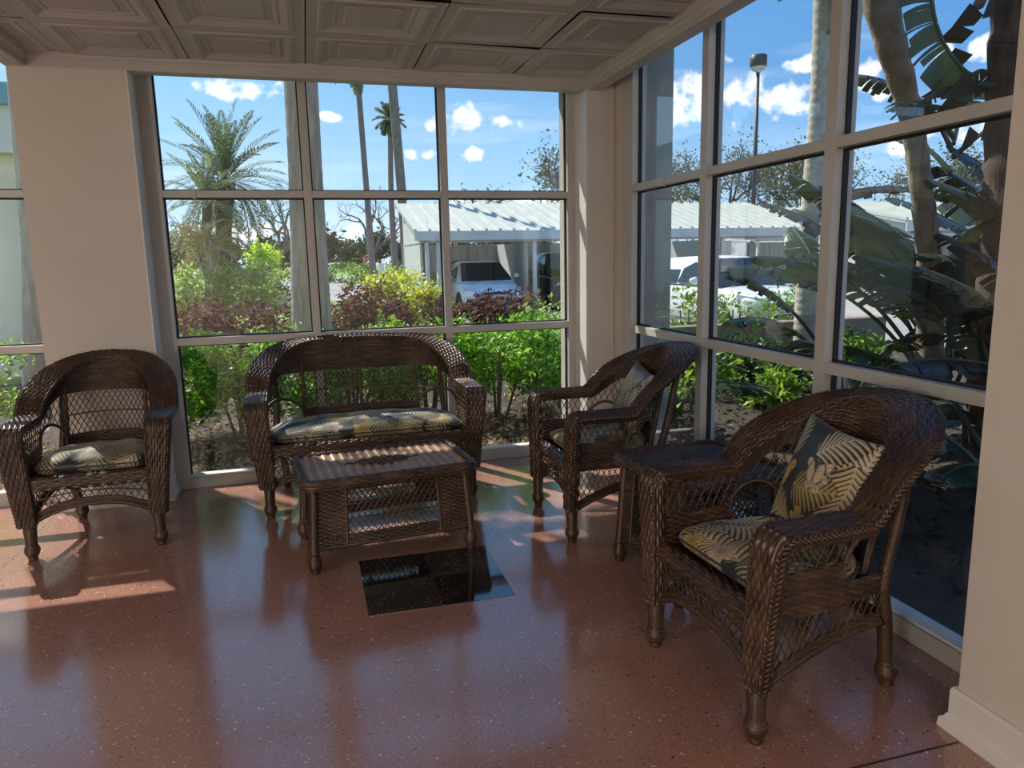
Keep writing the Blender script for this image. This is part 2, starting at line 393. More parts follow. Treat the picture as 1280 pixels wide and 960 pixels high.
# ------------------------------------------------------------------ tropical print
def print_colours(p, motif, scale=1.0, extra=11):
    """fabric print at the flat positions p (N x 2, metres): palm leaves, blossoms on near-black cloth"""
    p = np.asarray(p, float); n = len(p)
    rg = np.random.default_rng(motif)
    C = np.tile(np.array([.010, .011, .012]), (n, 1))
    C *= (1 + .5 * np.sin(p[:, :1] * 40) * np.sin(p[:, 1:] * 37))
    pal = [((.60, .47, .24), (.16, .11, .04)), ((.52, .46, .32), (.10, .085, .05)), ((.42, .32, .09), (.09, .065, .02)), ((.66, .56, .38), (.17, .13, .07)), ((.38, .36, .20), (.06, .055, .025))]
    lo, hi = p.min(0), p.max(0); area = np.prod(hi - lo)
    k = int(area / (.040 * scale ** 2)) * 2 + extra
    for i in range(k):
        cx, cy = lo + rg.random(2) * (hi - lo) * 1.1 - .05 * (hi - lo)
        an = rg.random() * 2 * PI; Ln = (.15 + .10 * rg.random()) * scale; cv = (rg.random() - .5) * 5 / scale
        dx, dy = p[:, 0] - cx, p[:, 1] - cy
        s = dx * math.cos(an) + dy * math.sin(an); d = -dx * math.sin(an) + dy * math.cos(an)
        d = d - cv * s * s; t = s / Ln
        wd = .075 * scale * np.clip(np.sin(PI * np.clip(t, 0, 1) ** .8), 0, 1) ** .7
        inside = (t > 0) & (t < 1) & (np.abs(d) < wd)
        ph = (s - .95 * np.abs(d) + 4.5 / scale * d * d) / (.0175 * scale); fr = ph - np.floor(ph)
        light, dark = pal[rg.integers(len(pal))]
        g = np.clip(1.25 - fr / .68, 0, 1)[:, None] * (1 - .45 * (np.abs(d) / (wd + 1e-6)).clip(0, 1))[:, None]
        lc = np.array(dark) + (np.array(light) - np.array(dark)) * g
        m = inside & (fr < .74 - .38 * (np.abs(d) / (wd + 1e-6)).clip(0, 1) ** 2); C[inside & ~m] = (.012, .012, .011); C[m] = lc[m]
        rib = inside & (np.abs(d) < .0022 * scale); C[rib] = np.array(light) * .8
    for i in range(max(2, k // 7)):
        cx, cy = lo + rg.random(2) * (hi - lo)
        dx, dy = p[:, 0] - cx, p[:, 1] - cy; rr = np.hypot(dx, dy); th = np.arctan2(dy, dx) + rg.random() * 6
        R = .05 * scale * (.55 + .45 * np.abs(np.cos(2.5 * th)))
        m = rr < R; tone = np.array([(.55, .42, .30), (.52, .36, .08), (.50, .40, .33)][i % 3])
        sh = (.45 + .55 * (rr / R).clip(0, 1)) * (.82 + .18 * np.cos(14 * th)); C[m] = (tone * sh[:, None])[m]
        C[(rr > R * .93) & m] *= .35
    return C.clip(0, 1)
def butterfly(C, p, cx, cy, sz, an=0.):
    x = ((p[:, 0] - cx) * math.cos(an) + (p[:, 1] - cy) * math.sin(an)) / sz; y = (-(p[:, 0] - cx) * math.sin(an) + (p[:, 1] - cy) * math.cos(an)) / sz
    ax = np.abs(x)
    up = ((ax - .52) * .8 + (y - .28) * .6) ** 2 / .30 ** 2 / 1.9 + (-(ax - .52) * .6 + (y - .28) * .8) ** 2 / .05 < 1
    dn = (ax - .30) ** 2 / .075 + (y + .22) ** 2 / .10 < 1
    vein = (np.abs(np.sin(13 * np.arctan2(y, ax))) < .25) | (np.abs(np.hypot(ax, y) - .62) < .05)
    m = up | dn; C[m] = (.56, .45, .26); C[m & vein] = (.10, .075, .04)
    C[(ax < .045) & (np.abs(y) < .42)] = (.05, .04, .03)
def bird(C, p, cx, cy, sz, an=0.):
    x = ((p[:, 0] - cx) * math.cos(an) + (p[:, 1] - cy) * math.sin(an)) / sz; y = (-(p[:, 0] - cx) * math.sin(an) + (p[:, 1] - cy) * math.cos(an)) / sz
    m = (x ** 2 / .16 + (y + .1) ** 2 / .9 < 1) | ((x - .15) ** 2 + (y - .85) ** 2 < .13)
    C[m] = np.array((.52, .30, .06)) * (.75 + .35 * np.sin(9 * y + 5 * x)[m, None] ** 2)
    C[(x - .25) ** 2 + (y - .9) ** 2 < .008] = (.03, .02, .02)

def squab(mb, hx, hy, t, res=(150, 150), motif=1, corner=6, crown=.03, seed=0, scale=1., extras=None, limit=None):
    """a soft box cushion centred at the origin, underside at z = 0"""
    rg = np.random.default_rng(seed)
    a = np.linspace(-1, 1, res[0]); b = np.linspace(-1, 1, res[1])
    a = np.sin(a * PI / 2) * .55 + a * .45; b = np.sin(b * PI / 2) * .55 + b * .45
    A, B = np.meshgrid(a, b, indexing='ij')
    rc = min(.07, hx, hy); k = 1
    def rnd(A_, B_, h, o):      # rounded corners
        over = np.clip((np.abs(B_) * o - (o - rc)) / rc, 0, 1); return A_ * (h - rc * (1 - np.sqrt(1 - over ** 2 * .93)))
    X, Y = rnd(A, B, hx, hy), B * hy
    if limit: X = A * np.minimum(np.abs(rnd(np.ones_like(A), B, hx, hy)), limit(Y))
    e = ((1 - np.abs(A) ** corner).clip(0) * (1 - np.abs(B) ** corner).clip(0)) ** .38
    wr = sum(rg.normal() * np.sin(rg.normal() * 5 * A + rg.normal() * 5 * B + rg.random() * 6) for _ in range(7)) * .0035
    top = t * .5 + t * .5 * e + crown * (1 - A ** 2) * (1 - B ** 2) + wr * e
    bot = t * .5 - t * .5 * e
    P = np.stack([X + .012 * (e - .7), Y, top], -1)
    flat = np.stack([X.ravel() * (1 + .5 * (1 - e.ravel()) * .3), Y.ravel() * (1 + .15 * (1 - e.ravel()))], 1)
    C = print_colours(flat, motif, scale)
    if extras: extras(C, flat)
    mb.grid(P, col=C); mb.grid(np.stack([X, Y, bot], -1), col=C, flip=True)
    th = np.concatenate([np.stack([X[:, 0], Y[:, 0], top[:, 0]], 1), np.stack([X[-1, 1:], Y[-1, 1:], top[-1, 1:]], 1), np.stack([X[-2::-1, -1], Y[-2::-1, -1], top[-2::-1, -1]], 1), np.stack([X[0, -2::-1], Y[0, -2::-1], top[0, -2::-1]], 1)])
    return th
def pillow(mb, h, t, res=130, motif=2, seed=0, scale=1., extras=None):
    """a square throw pillow standing in the xz plane, its print towards -y, its centre at the origin"""
    rg = np.random.default_rng(seed)
    a = np.linspace(-1, 1, res); A, B = np.meshgrid(a, a, indexing='ij')
    X = A * h * (1 - .10 * (1 - B ** 2) * np.abs(A) ** 2) ; Z = B * h * (1 - .10 * (1 - A ** 2) * np.abs(B) ** 2)
    e = ((1 - A ** 2).clip(0) * (1 - B ** 2).clip(0)) ** .45
    wr = sum(rg.normal() * np.sin(rg.normal() * 4 * A + rg.normal() * 4 * B + rg.random() * 6) for _ in range(6)) * .004
    flat = np.stack([X.ravel(), Z.ravel()], 1); C = print_colours(flat, motif, scale, 5)
    if extras: extras(C, flat)
    mb.grid(np.stack([X, -(t / 2 + wr) * e, Z], -1), col=C, flip=False)
    C2 = print_colours(flat + 3.0, motif + 50, scale)
    mb.grid(np.stack([X, (t / 2 + wr) * e, Z], -1), col=C2, flip=True)

# ------------------------------------------------------------------ wicker seats
ZA = .68                                   # middle of the arm band
def plan(k, w, c, yb, y0=.30):
    """half of the seat's outline: k 0..1 straight arm, 1..2 rounded corner, 2..3 straight back; returns points and outward normals"""
    k = np.asarray(k, float); x = np.empty_like(k); y = np.empty_like(k); nx = np.empty_like(k); ny = np.empty_like(k)
    yb = np.broadcast_to(yb, k.shape)
    a = k <= 1; b = (k > 1) & (k <= 2); d = k > 2
    x[a] = w; y[a] = k[a] * y0; nx[a] = 1; ny[a] = 0
    ph = (k[b] - 1) * PI / 2; ry = yb[b] - y0
    x[b] = w - c + c * np.cos(ph); y[b] = y0 + ry * np.sin(ph)
    mx, my = np.cos(ph) / c, np.sin(ph) / ry; l = np.hypot(mx, my); nx[b] = mx / l; ny[b] = my / l
    x[d] = (w - c) * (3 - k[d]); y[d] = yb[d]; nx[d] = 0; ny[d] = 1
    return x, y, nx, ny

def wicker_seat(root, w, c, stiles, hoop=True, feet=None):
    """builds every part of a wicker armchair (w .3425) or loveseat (w .655) under the Empty root; it faces -y"""
    KM = 3.0 if w - c > .01 else 2.0
    yb_of = lambda z: .53 + (np.asarray(z) - .45) * .27
    # ---- the rim path: half, from the foot of the front post to the middle of the back
    zs = np.linspace(.185, .635, 20); t = (zs - .185) / .45
    pp = [np.stack([w - .034 + .034 * t ** 1.2, np.full_like(zs, -.028), zs], 1)]
    WW = [np.tile([1., 0, 0], (20, 1))]; NN = [np.tile([0, -1., 0], (20, 1))]
    hw = [.036 + .021 * t]; th = [.027 - .003 * t]
    b = np.linspace(0, PI / 2, 8)[1:]
    pp.append(np.stack([np.full_like(b, w), .017 - .045 * np.cos(b), .635 + .045 * np.sin(b)], 1))
    WW.append(np.tile([1., 0, 0], (7, 1))); NN.append(np.stack([0 * b, -np.cos(b), np.sin(b)], 1)); hw.append(np.full(7, .057)); th.append(np.full(7, .024))
    k = np.concatenate([np.linspace(.1, 1, 14), np.linspace(1, 2, 40)[1:], np.linspace(2, 3, 24)[1:] if KM > 2 else []])
    x, y, nx, ny = plan(k, w, c, .735)
    q = np.clip((k - 1) / 1.0, 0, 1); kz = np.sin(q * PI / 2) ** (.74 if KM < 3 else .70); kz = kz * smoothstep(q / .14) ** .4; kz = np.where(k <= 1, 0, kz)
    z = ZA + .292 * kz + (np.where(k > 2, .012 * np.sin((k - 2) * PI / 2), 0) if KM > 2 else 0)
    tau = np.radians(-15) * np.sin(np.clip(kz, 0, 1) * PI) + np.radians(-4) * kz
    pp.append(np.stack([x, y, z], 1)); W = np.stack([nx * np.cos(tau), ny * np.cos(tau), -np.sin(tau)], 1)
    WW.append(W); NN.append(np.stack([nx * np.sin(tau), ny * np.sin(tau), np.cos(tau)], 1))
    hw.append(.057 + .017 * kz); th.append(.022 - .007 * kz)
    P, W, N, HW, TH = np.vstack(pp), np.vstack(WW), np.vstack(NN), np.concatenate(hw), np.concatenate(th)
    mir = np.array([-1, 1, 1])
    i1, i2 = 25, 27 + 14 + 2                  # post | arm | rim
    kk = np.concatenate([np.full(27, 0.), k])
    # rims: straight pieces and the curved back
    for sg in (1, -1):
        m = np.array([sg, 1, 1])
        for nm, a0, a1 in (('front_post', 0, i1), ('armrest', i1 - 1, i2)):
            mb = MB(); sl = slice(a0, a1)
            if sg > 0: weave_sweep(mb, P[sl], W[sl], N[sl], HW[sl], TH[sl])
            else: weave_sweep(mb, (P[sl] * m)[::-1], (W[sl] * m)[::-1], (N[sl] * m)[::-1], HW[sl][::-1], TH[sl][::-1])
            mb.build(nm, 'wicker', root, True)
    full = lambda X, v=True: np.vstack([X[i2 - 1:], (X[i2 - 1:-1] * mir)[::-1]])
    fs = lambda x: np.concatenate([x[i2 - 1:], x[i2 - 1:-1][::-1]])
    mb = MB(); weave_sweep(mb, full(P), full(W), full(N), fs(HW), fs(TH), cap=True); mb.build('back_rim', 'wicker', root, True)
    al = lambda X: np.vstack([X, (X[:-1] * mir)[::-1]]); als = lambda x: np.concatenate([x, x[:-1][::-1]])
    e = al(P) + al(W) * (als(HW) + .002)[:, None] + al(N) * (als(TH) * .35)[:, None]
    A = al(N) * .75 + al(W) * -.55; A /= np.linalg.norm(A, axis=1)[:, None]; B = al(W) * .75 + al(N) * .55; B /= np.linalg.norm(B, axis=1)[:, None]
    mb = MB(); plait(mb, e, A, B, w=.0115, d=.0048, r=.0066, pitch=.056); mb.build('braided_edge', 'wicker', root, True)
    e = al(P) - al(W) * (als(HW) - .001)[:, None] + al(N) * (als(TH) * .8)[:, None]
    mb = MB(); twist(mb, e, al(W), al(N), .0045, .005); mb.build('inner_rope_edge', 'wicker', root, True)
    # ---- wall surface below the rim
    def wall(k, z):
        sg = np.where(k > KM, -1, 1); kf = np.where(k > KM, 2 * KM - k, k)
        x, y, nx, ny = plan(kf, w - .045, min(c, w - .045), yb_of(z)); return x * sg, y, nx * sg, ny
    kg = np.linspace(0, 2 * KM, 1201); gx, gy, _, _ = wall(kg, np.full_like(kg, .62))
    Lg = np.concatenate([[0], np.cumsum(np.hypot(np.diff(gx), np.diff(gy)))]); LT = Lg[-1]
    k2l = lambda k: np.interp(k, kg, Lg); l2k = lambda l: np.interp(l, Lg, kg)
    def wf(l, z, off=0.):
        k = l2k(l); x, y, nx, ny = wall(k, z); return np.stack([x + nx * off, y + ny * off, z], -1)
    zlow = lambda k: .648 + (.775 - .648) * smoothstep((np.minimum(k, 2 * KM - k) - 1.0) / .5)
    rk = np.concatenate([kk[i2 - 1:], (2 * KM - kk[i2 - 1:-1])[::-1]]); rin = al(P)[i2 - 1:len(al(P)) - i2 + 1] - (al(W) * als(HW)[:, None] * .93)[i2 - 1:len(al(P)) - i2 + 1] - (al(N) * .004)[i2 - 1:len(al(P)) - i2 + 1]
    def shell(U, Vv):
        k = 1.02 + U * (2 * KM - 2.04); zb = zlow(k); x, y, _, _ = wall(k, zb)
        lo = np.stack([x, y, zb], -1); hi = np.stack([np.interp(k, rk, rin[:, i]) for i in range(3)], -1)
        return hi + (lo - hi) * Vv[..., None]
    mb = MB(); weave(mb, shell, k2l(2 * KM - 1) - k2l(1), .22, row=.0088, stake=.0285, r=.0045, a=.0058); mb.build('woven_backrest', 'wicker', root, True)
    ks = stiles[0]; ls = k2l(ks); l1 = k2l(1.0)
    # open cane work of the back, with its rails
    mb = MB(); lattice(mb, wf, ls, LT - ls, .53, .80, lambda l, z: z < zlow(l2k(l)) + .006, pitch=.031 if KM < 3 else .025)
    for zz in (.655,):
        l = np.linspace(ls, LT - ls, 60); _row[0] += 1; mb.tube(wf(l, np.full_like(l, zz)), .0045, 6, sid=_row[0])
    mb.build('back_lattice', 'wicker', root, True)
    mb = MB(); weave(mb, lambda U, Vv: wf(ls + U * (LT - 2 * ls), .545 - .095 * Vv), LT - 2 * ls, .095); mb.build('lower_back_band', 'wicker', root, True)
    # stiles
    for kq in sorted(set(stiles) | {2 * KM - q for q in stiles}):
        zz = np.linspace(.41, .82, 12); l = np.full(12, k2l(kq)); q = wf(l, zz, .008)
        mb = MB(); wrapped(mb, q, .0125); mb.build('back_stile', 'wrap', root, True)
    # sides
    for sg in (1, -1):
        sl = (lambda l: l) if sg > 0 else (lambda l: LT - l)
        lh0, lh1 = l1 - .004, ls - .006; lc, lr = (lh0 + lh1) / 2, (lh1 - lh0) / 2
        hz = lambda l: .50 + .125 * np.sqrt(np.clip(1 - ((l - lc) / lr) ** 2, 0, 1))
        def ok(l, z):
            k = l2k(l); return (z < zlow(np.maximum(k, 1)) + .006) & ((l < lh0) & (z > .53) | (l >= lh0) & (z > hz(l)))
        mb = MB(); lattice(mb, lambda l, z, o=0.: wf(sl(l), z, o), k2l(.08), ls, .50, .80, ok, pitch=.036, rise=2.0); mb.build('arm_lattice', 'wicker', root, True)
        a = np.linspace(0, PI, 30); l = lc - lr * np.cos(a); z = .50 + .125 * np.sin(a)
        l = np.concatenate([[l[0]], l, [l[-1]]]); z = np.concatenate([[.42], z, [.42]])
        mb = MB(); wrapped(mb, wf(sl(l), z), .0085, sides=8); mb.build('arch_hoop', 'wicker', root, True)
        mb = MB(); weave(mb, lambda U, Vv: wf(sl(k2l(.04) + U * (l1 - k2l(.04))), .535 - .155 * Vv), l1, .155); mb.build('side_band', 'wicker', root, True)
    # ---- apron, seat deck and legs
    fx = w - .0375; bx_, by = fx - .095, .60
    sx, sy = fx - .055, .50                    # where the back leg meets the seat
    def front(x, z, o=0.): return np.stack([x, np.full_like(x, -.018 - o), z], -1)
    fz = lambda x: .185 + .088 * (1 - np.abs(x / fx) ** 2.4)
    def apron(name, f, L, zlo, ztop, midrail=True, lo=None):
        mb = MB(); weave(mb, lambda U, Vv: f(U * L, zlo(U * L) + .038 * (1 - Vv)), L, .038); 
        l = np.linspace(0, L, 50); mb2 = MB(); wrapped(mb2, f(l, zlo(l) - .004), .0105)
        o = mb.build(name, 'wicker', root, True); mb2.build('wrapped_bottom_rail', 'wrap', o, True)
        mb = MB(); lattice(mb, f, 0, L, zlo(np.linspace(0, L, 9)).min() + .03, ztop, lambda l, z: z > zlo(l) + .03, pitch=.034)
        if midrail:
            zz = (zlo(l) + .038 + ztop) / 2; _row[0] += 1; mb.tube(f(l, zz), .004, 6, sid=_row[0])
        mb.build('cane_lattice', 'wicker', o, True)
    ff = lambda l, z, o=0.: front(np.asarray(l) - (fx - .02), z, o)
    apron('front_apron', ff, 2 * (fx - .02), lambda l: fz(l - (fx - .02)), .372)
    fr = MB(); s = np.linspace(-(fx - .022), fx - .022, 30); o1 = np.ones_like(s)
    weave_sweep(fr, np.stack([s, -.012 * o1, .397 * o1], 1), np.tile([0, 0, 1.], (30, 1)), np.tile([0, -1., 0], (30, 1)), .031 * o1, .022 * o1, power=3.)
    fr.build('seat_front_rail', 'wicker', root, True)
    for sg in (1, -1):
        x0, x1, y0, y1 = w - .033, sx + .005, .01, sy; L = math.hypot(x1 - x0, y1 - y0)
        fs_ = lambda l, z, o=0.: np.stack([sg * (x0 + (x1 - x0) * np.asarray(l) / L + o), y0 + (y1 - y0) * np.asarray(l) / L, z + 0 * np.asarray(l)], -1)
        apron('side_apron', fs_, L, lambda l: .185 + .095 * (1 - np.clip(1 - np.asarray(l) / L, 0, 1) ** 2.3), .385, False)
        mb = MB(); weave(mb, lambda U, Vv: fs_(.30 + U * (L - .30), .455 - .075 * Vv), L - .3, .075); mb.build('seat_side_rail', 'wicker', root, True)
    fb = lambda l, z, o=0.: np.stack([np.asarray(l) - sx, sy + .02 + o + 0 * np.asarray(l), z + 0 * np.asarray(l)], -1)
    apron('back_apron', fb, 2 * sx, lambda l: .27 + 0 * np.asarray(l), .40, False)
    mb = MB(); weave(mb, lambda U, Vv: np.stack([(U - .5) * 2 * (fx - .02 - .05 * Vv), .0 + .51 * Vv, .400 + 0 * U], -1), 2 * fx, .51, row=.012, stake=.04)
    mb.build('seat_deck', 'wicker', root, True)
    def foot(mb, cx, cy, dx=0, dy=0):
        prof = [(.020, 0), (.023, .006), (.024, .022), (.030, .030), (.0365, .046), (.0375, .058), (.033, .074), (.0265, .082), (.029, .088), (.0265, .096)]
        pr = np.array(prof); q = np.stack([cx + dx * pr[:, 1], cy + dy * pr[:, 1], pr[:, 1]], 1)
        L = np.linspace(0, .096, 24); qq = np.stack([np.interp(L, pr[:, 1], q[:, i]) for i in range(3)], 1)
        wrapped(mb, qq, np.interp(L, pr[:, 1], pr[:, 0]), ring=.0065, sides=14, amp=.0014)
    ir = 41 + int(np.argmin(np.abs(P[41:, 0] - (sx - .012)))); ry_, rz_ = P[ir, 1] + .004, P[ir, 2] - .03
    for sg in (1, -1):
        mb = MB(); z = np.linspace(.09, .215, 12); xx = sg * (fx - .003 * (z - .09) / .1)
        wrapped(mb, np.stack([xx, -.022 + 0 * z, z], 1), np.interp(z, [.09, .215], [.0275, .034]), sides=14)
        o = mb.build('front_leg', 'wrap', root, True)
        mb = MB(); foot(mb, sg * fx, -.022); mb.build('turned_foot', 'wrap', o, True)
        mb = MB(); q = bez([(sg * bx_, by - .014, .09), (sg * (bx_ + .02), by - .05, .25), (sg * sx, sy + .01, .41), (sg * (sx - .01), sy + .06, .60), (sg * (sx - .012), ry_, rz_)], 40)
        wrapped(mb, q, np.interp(q[:, 2], [.09, .3, .95], [.025, .024, .016]), sides=12); o = mb.build('back_leg', 'wrap', root, True)
        mb = MB(); foot(mb, sg * bx_, by, 0, -.14); mb.build('turned_foot', 'wrap', o, True)
    return root

chair = empty('wicker_armchair', label='large brown wicker armchair nearest the tan pillar, facing the coffee table', cat='armchair', group='brown wicker armchairs')
wicker_seat(chair, .3425, .3425, (1.52,))
chair.location = (1.255, 2.077, 0); chair.rotation_euler = (0, 0, math.radians(-86.6))
chair2 = copy_tree(chair); chair2.location = (1.297, 3.77, 0); chair2.rotation_euler = (0, 0, math.radians(-90.65))
tag(chair2, 'brown wicker armchair beyond the side table, in the glazed corner')
chair3 = copy_tree(chair); chair3.location = (-1.161, 4.161, 0); chair3.rotation_euler = (0, 0, math.radians(2.26))
tag(chair3, 'brown wicker armchair against the broad wall pier, with no throw pillow')
sofa = empty('wicker_loveseat', label='two-seat brown wicker loveseat under the wide window', cat='loveseat')
wicker_seat(sofa, .655, .38, (1.75, 3.0))
sofa.location = (.322, 4.418, 0); sofa.rotation_euler = (0, 0, math.radians(1.3))

def place(o, seat, loc, rot=(0, 0, 0)):
    s_rz = seat.rotation_euler.z; c, s = math.cos(s_rz), math.sin(s_rz)
    o.location = (seat.location.x + c * loc[0] - s * loc[1], seat.location.y + s * loc[0] + c * loc[1], loc[2])
    o.rotation_mode = 'XYZ'
    o.rotation_euler = (Matrix.Rotation(s_rz, 3, 'Z') @ Matrix.Rotation(rot[2], 3, 'Z') @ Matrix.Rotation(rot[1], 3, 'Y') @ Matrix.Rotation(rot[0], 3, 'X')).to_euler()
def seat_cushion(seat, label, hx, hy, motif, seed, res=(200, 200), scale=1.25, t=.088):
    mb = MB(); wi = hx + .026; cc = min(wi, .38)
    lim = lambda y: wi - cc + cc * np.sqrt(np.clip(1 - (np.clip(y + .268 - .30, 0, .2) / .222) ** 2, 0, 1)) - .026
    ring = squab(mb, hx, hy, t, res, motif, seed=seed, crown=.020, scale=scale, limit=lim)
    o = mb.build('seat_cushion', 'fabric', None, True); tag(o, label, 'cushion', 'tropical print seat cushions')
    pm = MB(); ring = np.vstack([ring, ring[:1]]) * np.array([1.004, 1.004, 1]); pm.tube(ring + [0, 0, .002], .004, 6, col=(.012, .012, .012)); pm.build('piping', 'fabric', o, True)
    place(o, seat, (0, .268, .4125)); return o
seat_cushion(chair, 'black and gold palm print seat cushion on the nearest wicker armchair', .272, .238, 11, 3, (260, 260))
seat_cushion(chair2, 'palm print seat cushion on the armchair in the glazed corner', .272, .238, 12, 4)
seat_cushion(chair3, 'sunlit palm print seat cushion on the armchair against the wall pier', .272, .238, 17, 5, (230, 230))
seat_cushion(sofa, 'long palm print bench cushion on the wicker loveseat', .584, .238, 14, 6, (440, 200))
def throw(seat, label, h, motif, loc, rot, seed, ex=None, res=150):
    mb = MB(); pillow(mb, h, .15, res, motif, seed, 1.15, ex)
    o = mb.build('throw_pillow', 'fabric', None, True); tag(o, label, 'pillow', 'tropical print throw pillows')
    place(o, seat, loc, rot); return o
def near_print(C, p):
    butterfly(C, p, .02, .03, .075, .1); bird(C, p, -.15, -.03, .055, -.35)
throw(chair, 'black throw pillow with gold ferns and a butterfly on the nearest armchair', .208, 23, (.01, .472, .690), (math.radians(-20), math.radians(4), math.radians(-6)), 2, near_print, 230)
throw(chair2, 'pale palm leaf throw pillow leaning in the armchair in the glazed corner', .205, 31, (.03, .455, .682), (math.radians(-22), math.radians(5), math.radians(-8)), 5)

# ------------------------------------------------------------------ wicker tables
def rounded_rect(hx, hy, r, n=8):
    out = []
    for cx, cy, a0 in ((hx - r, hy - r, 0), (-hx + r, hy - r, 90), (-hx + r, -hy + r, 180), (hx - r, -hy + r, 270)):
        for a in np.radians(np.linspace(a0, a0 + 90, n)): out.append((cx + r * math.cos(a), cy + r * math.sin(a), math.cos(a), math.sin(a)))
    return np.array(out)
def wicker_table(root, hx, hy, H, top_mat, flare=.02, panel_rows=1, stripes=True):
    RR = rounded_rect(hx, hy, .055); RR = np.vstack([RR, RR[:1]])
    # woven top: broad reeds in bands over stakes, with an open diamond in the middle
    def topf(U, Vv): return np.stack([(U - .5) * 2 * (hx - .012), (Vv - .5) * 2 * (hy - .012), H - .006 + 0 * U], -1)
    mb = MB(); L, D = 2 * hx - .024, 2 * hy - .024
    if stripes: weave(mb, topf, L, D, row=.0105, stake=.0235, r=.0022, a=.0034, sub=6, alt=0)
    else: weave(mb, topf, L, D, row=.0105, stake=.03, r=.0022, a=.003)
    tp = mb.build('woven_top', top_mat, root, True)
    dm = MB()
    for i in range(-9, 10):
        for j in range(-3, 4):
            if abs(i) / 9.5 + abs(j) / 3.6 <= 1 and (i + j) % 2 == 0:
                x, y = i * hx * .052, j * hy * .085
                _row[0] += 1; dm.tube([(x - hx * .049, y, H - .003), (x - hx * .02, y, H + .003), (x + hx * .02, y, H + .003), (x + hx * .049, y, H - .003)], .0042, 6, sid=_row[0])
    dm.build('diamond_weave_pattern', 'wicker', tp, True)
    # plaited rim
    p = np.column_stack([RR[:, :2], np.full(len(RR), H - .018)]); W = np.column_stack([RR[:, 2:], np.zeros(len(RR))]); N = np.tile([0, 0, 1.], (len(RR), 1))
    mb = MB(); weave_sweep(mb, p, W, N, np.full(len(RR), .016), np.full(len(RR), .021), power=2.6, cap=False); mb.build('table_rim', 'wicker', root, True)
    mb = MB(); plait(mb, p + N * .019 - W * .006, W, N, .009, .004, .0058, .045); mb.build('braided_edge', 'wicker', root, True)
    mb = MB(); twist(mb, p - N * .020 + W * .006, W, N, .004, .0045); mb.build('lower_rope_edge', 'wicker', root, True)
    # body
    zt, zb = H - .035, .115; ix, iy = hx - .045, hy - .045
    for name, half, dep, rot in (('front_panel', ix, iy, 0), ('back_panel', ix, iy, PI), ('side_panel', iy, ix, PI / 2), ('side_panel', iy, ix, -PI / 2)):
        c, s = math.cos(rot), math.sin(rot)
        def f(l, z, o=0.):
            l = np.asarray(l); t = (zt - z) / (zt - zb); x = (l - half) * (1 + flare / half * t * 1.0); y = -(dep + flare * t + o) + 0 * l
            return np.stack([x * c - y * s, x * s + y * c, z + 0 * l], -1)
        w2 = 2 * half; fl = .20 * w2
        mb = MB()
        weave(mb, lambda U, Vv: f(.02 + U * (fl - .02), zt - (zt - zb - .03) * Vv), fl, zt - zb - .03)
        weave(mb, lambda U, Vv: f(w2 - fl + U * (fl - .02), zt - (zt - zb - .03) * Vv), fl, zt - zb - .03)
        weave(mb, lambda U, Vv: f(fl + U * (w2 - 2 * fl), zt - .03 * Vv), w2 - 2 * fl, .03)
        weave(mb, lambda U, Vv: f(.02 + U * (w2 - .04), zb + .06 - .05 * Vv), w2, .05)
        o = mb.build(name, 'wicker', root, True)
        mb = MB(); lattice(mb, f, fl, w2 - fl, zb + .055, zt - .025, lambda l, z: l > 0, pitch=.030, rise=1.5, r=.0027)
        for zz in np.linspace(zb + .06, zt - .03, 4)[1:3]:
            l = np.linspace(fl, w2 - fl, 20); _row[0] += 1; mb.tube(f(l, np.full(20, zz)), .0042, 6, sid=_row[0])
        mb.build('cane_lattice', 'wicker', o, True)
        mb = MB(); l = np.linspace(.02, w2 - .02, 12); wrapped(mb, f(l, np.full(12, zb + .004)), .0105); mb.build('wrapped_bottom_rail', 'wrap', o, True)
        for q in (fl, w2 - fl):
            mb = MB(); z = np.linspace(zb + .01, zt, 10); wrapped(mb, f(np.full(10, q), z, .003), .008, sides=8); mb.build('panel_stile', 'wrap', o, True)
    for sx in (1, -1):
        for sy in (1, -1):
            mb = MB(); z = np.linspace(.10, zt + .004, 12); t = (zt - z) / (zt - zb)
            wrapped(mb, np.stack([sx * (ix + flare * t), sy * (iy + flare * t), z], 1), .021, sides=14); o = mb.build('corner_post', 'wrap', root, True)
            pr = np.array([(.019, 0), (.022, .006), (.023, .02), (.030, .032), (.034, .050), (.033, .066), (.026, .084), (.022, .094), (.026, .102), (.022, .11)])
            L = np.linspace(0, .11, 26); mb = MB(); fx, fy = sx * (ix + flare * 1.02), sy * (iy + flare * 1.02)
            wrapped(mb, np.stack([np.full(26, fx), np.full(26, fy), L], 1), np.interp(L, pr[:, 1], pr[:, 0]), ring=.0065, sides=14, amp=.0014)
            mb.build('turned_foot', 'wrap', o, True)
coffee = empty('wicker_coffee_table', (.322, 3.775, 0), math.radians(6), 'low rectangular wicker coffee table with a tan woven top, before the loveseat', 'coffee table')
wicker_table(coffee, .425, .272, .462, 'wicker_tan')
side = empty('wicker_side_table', (1.70, 2.93, 0), math.radians(5), 'square dark wicker side table between the two armchairs by the tall glazing', 'side table')
wicker_table(side, .29, .285, .55, 'wicker', stripes=False)

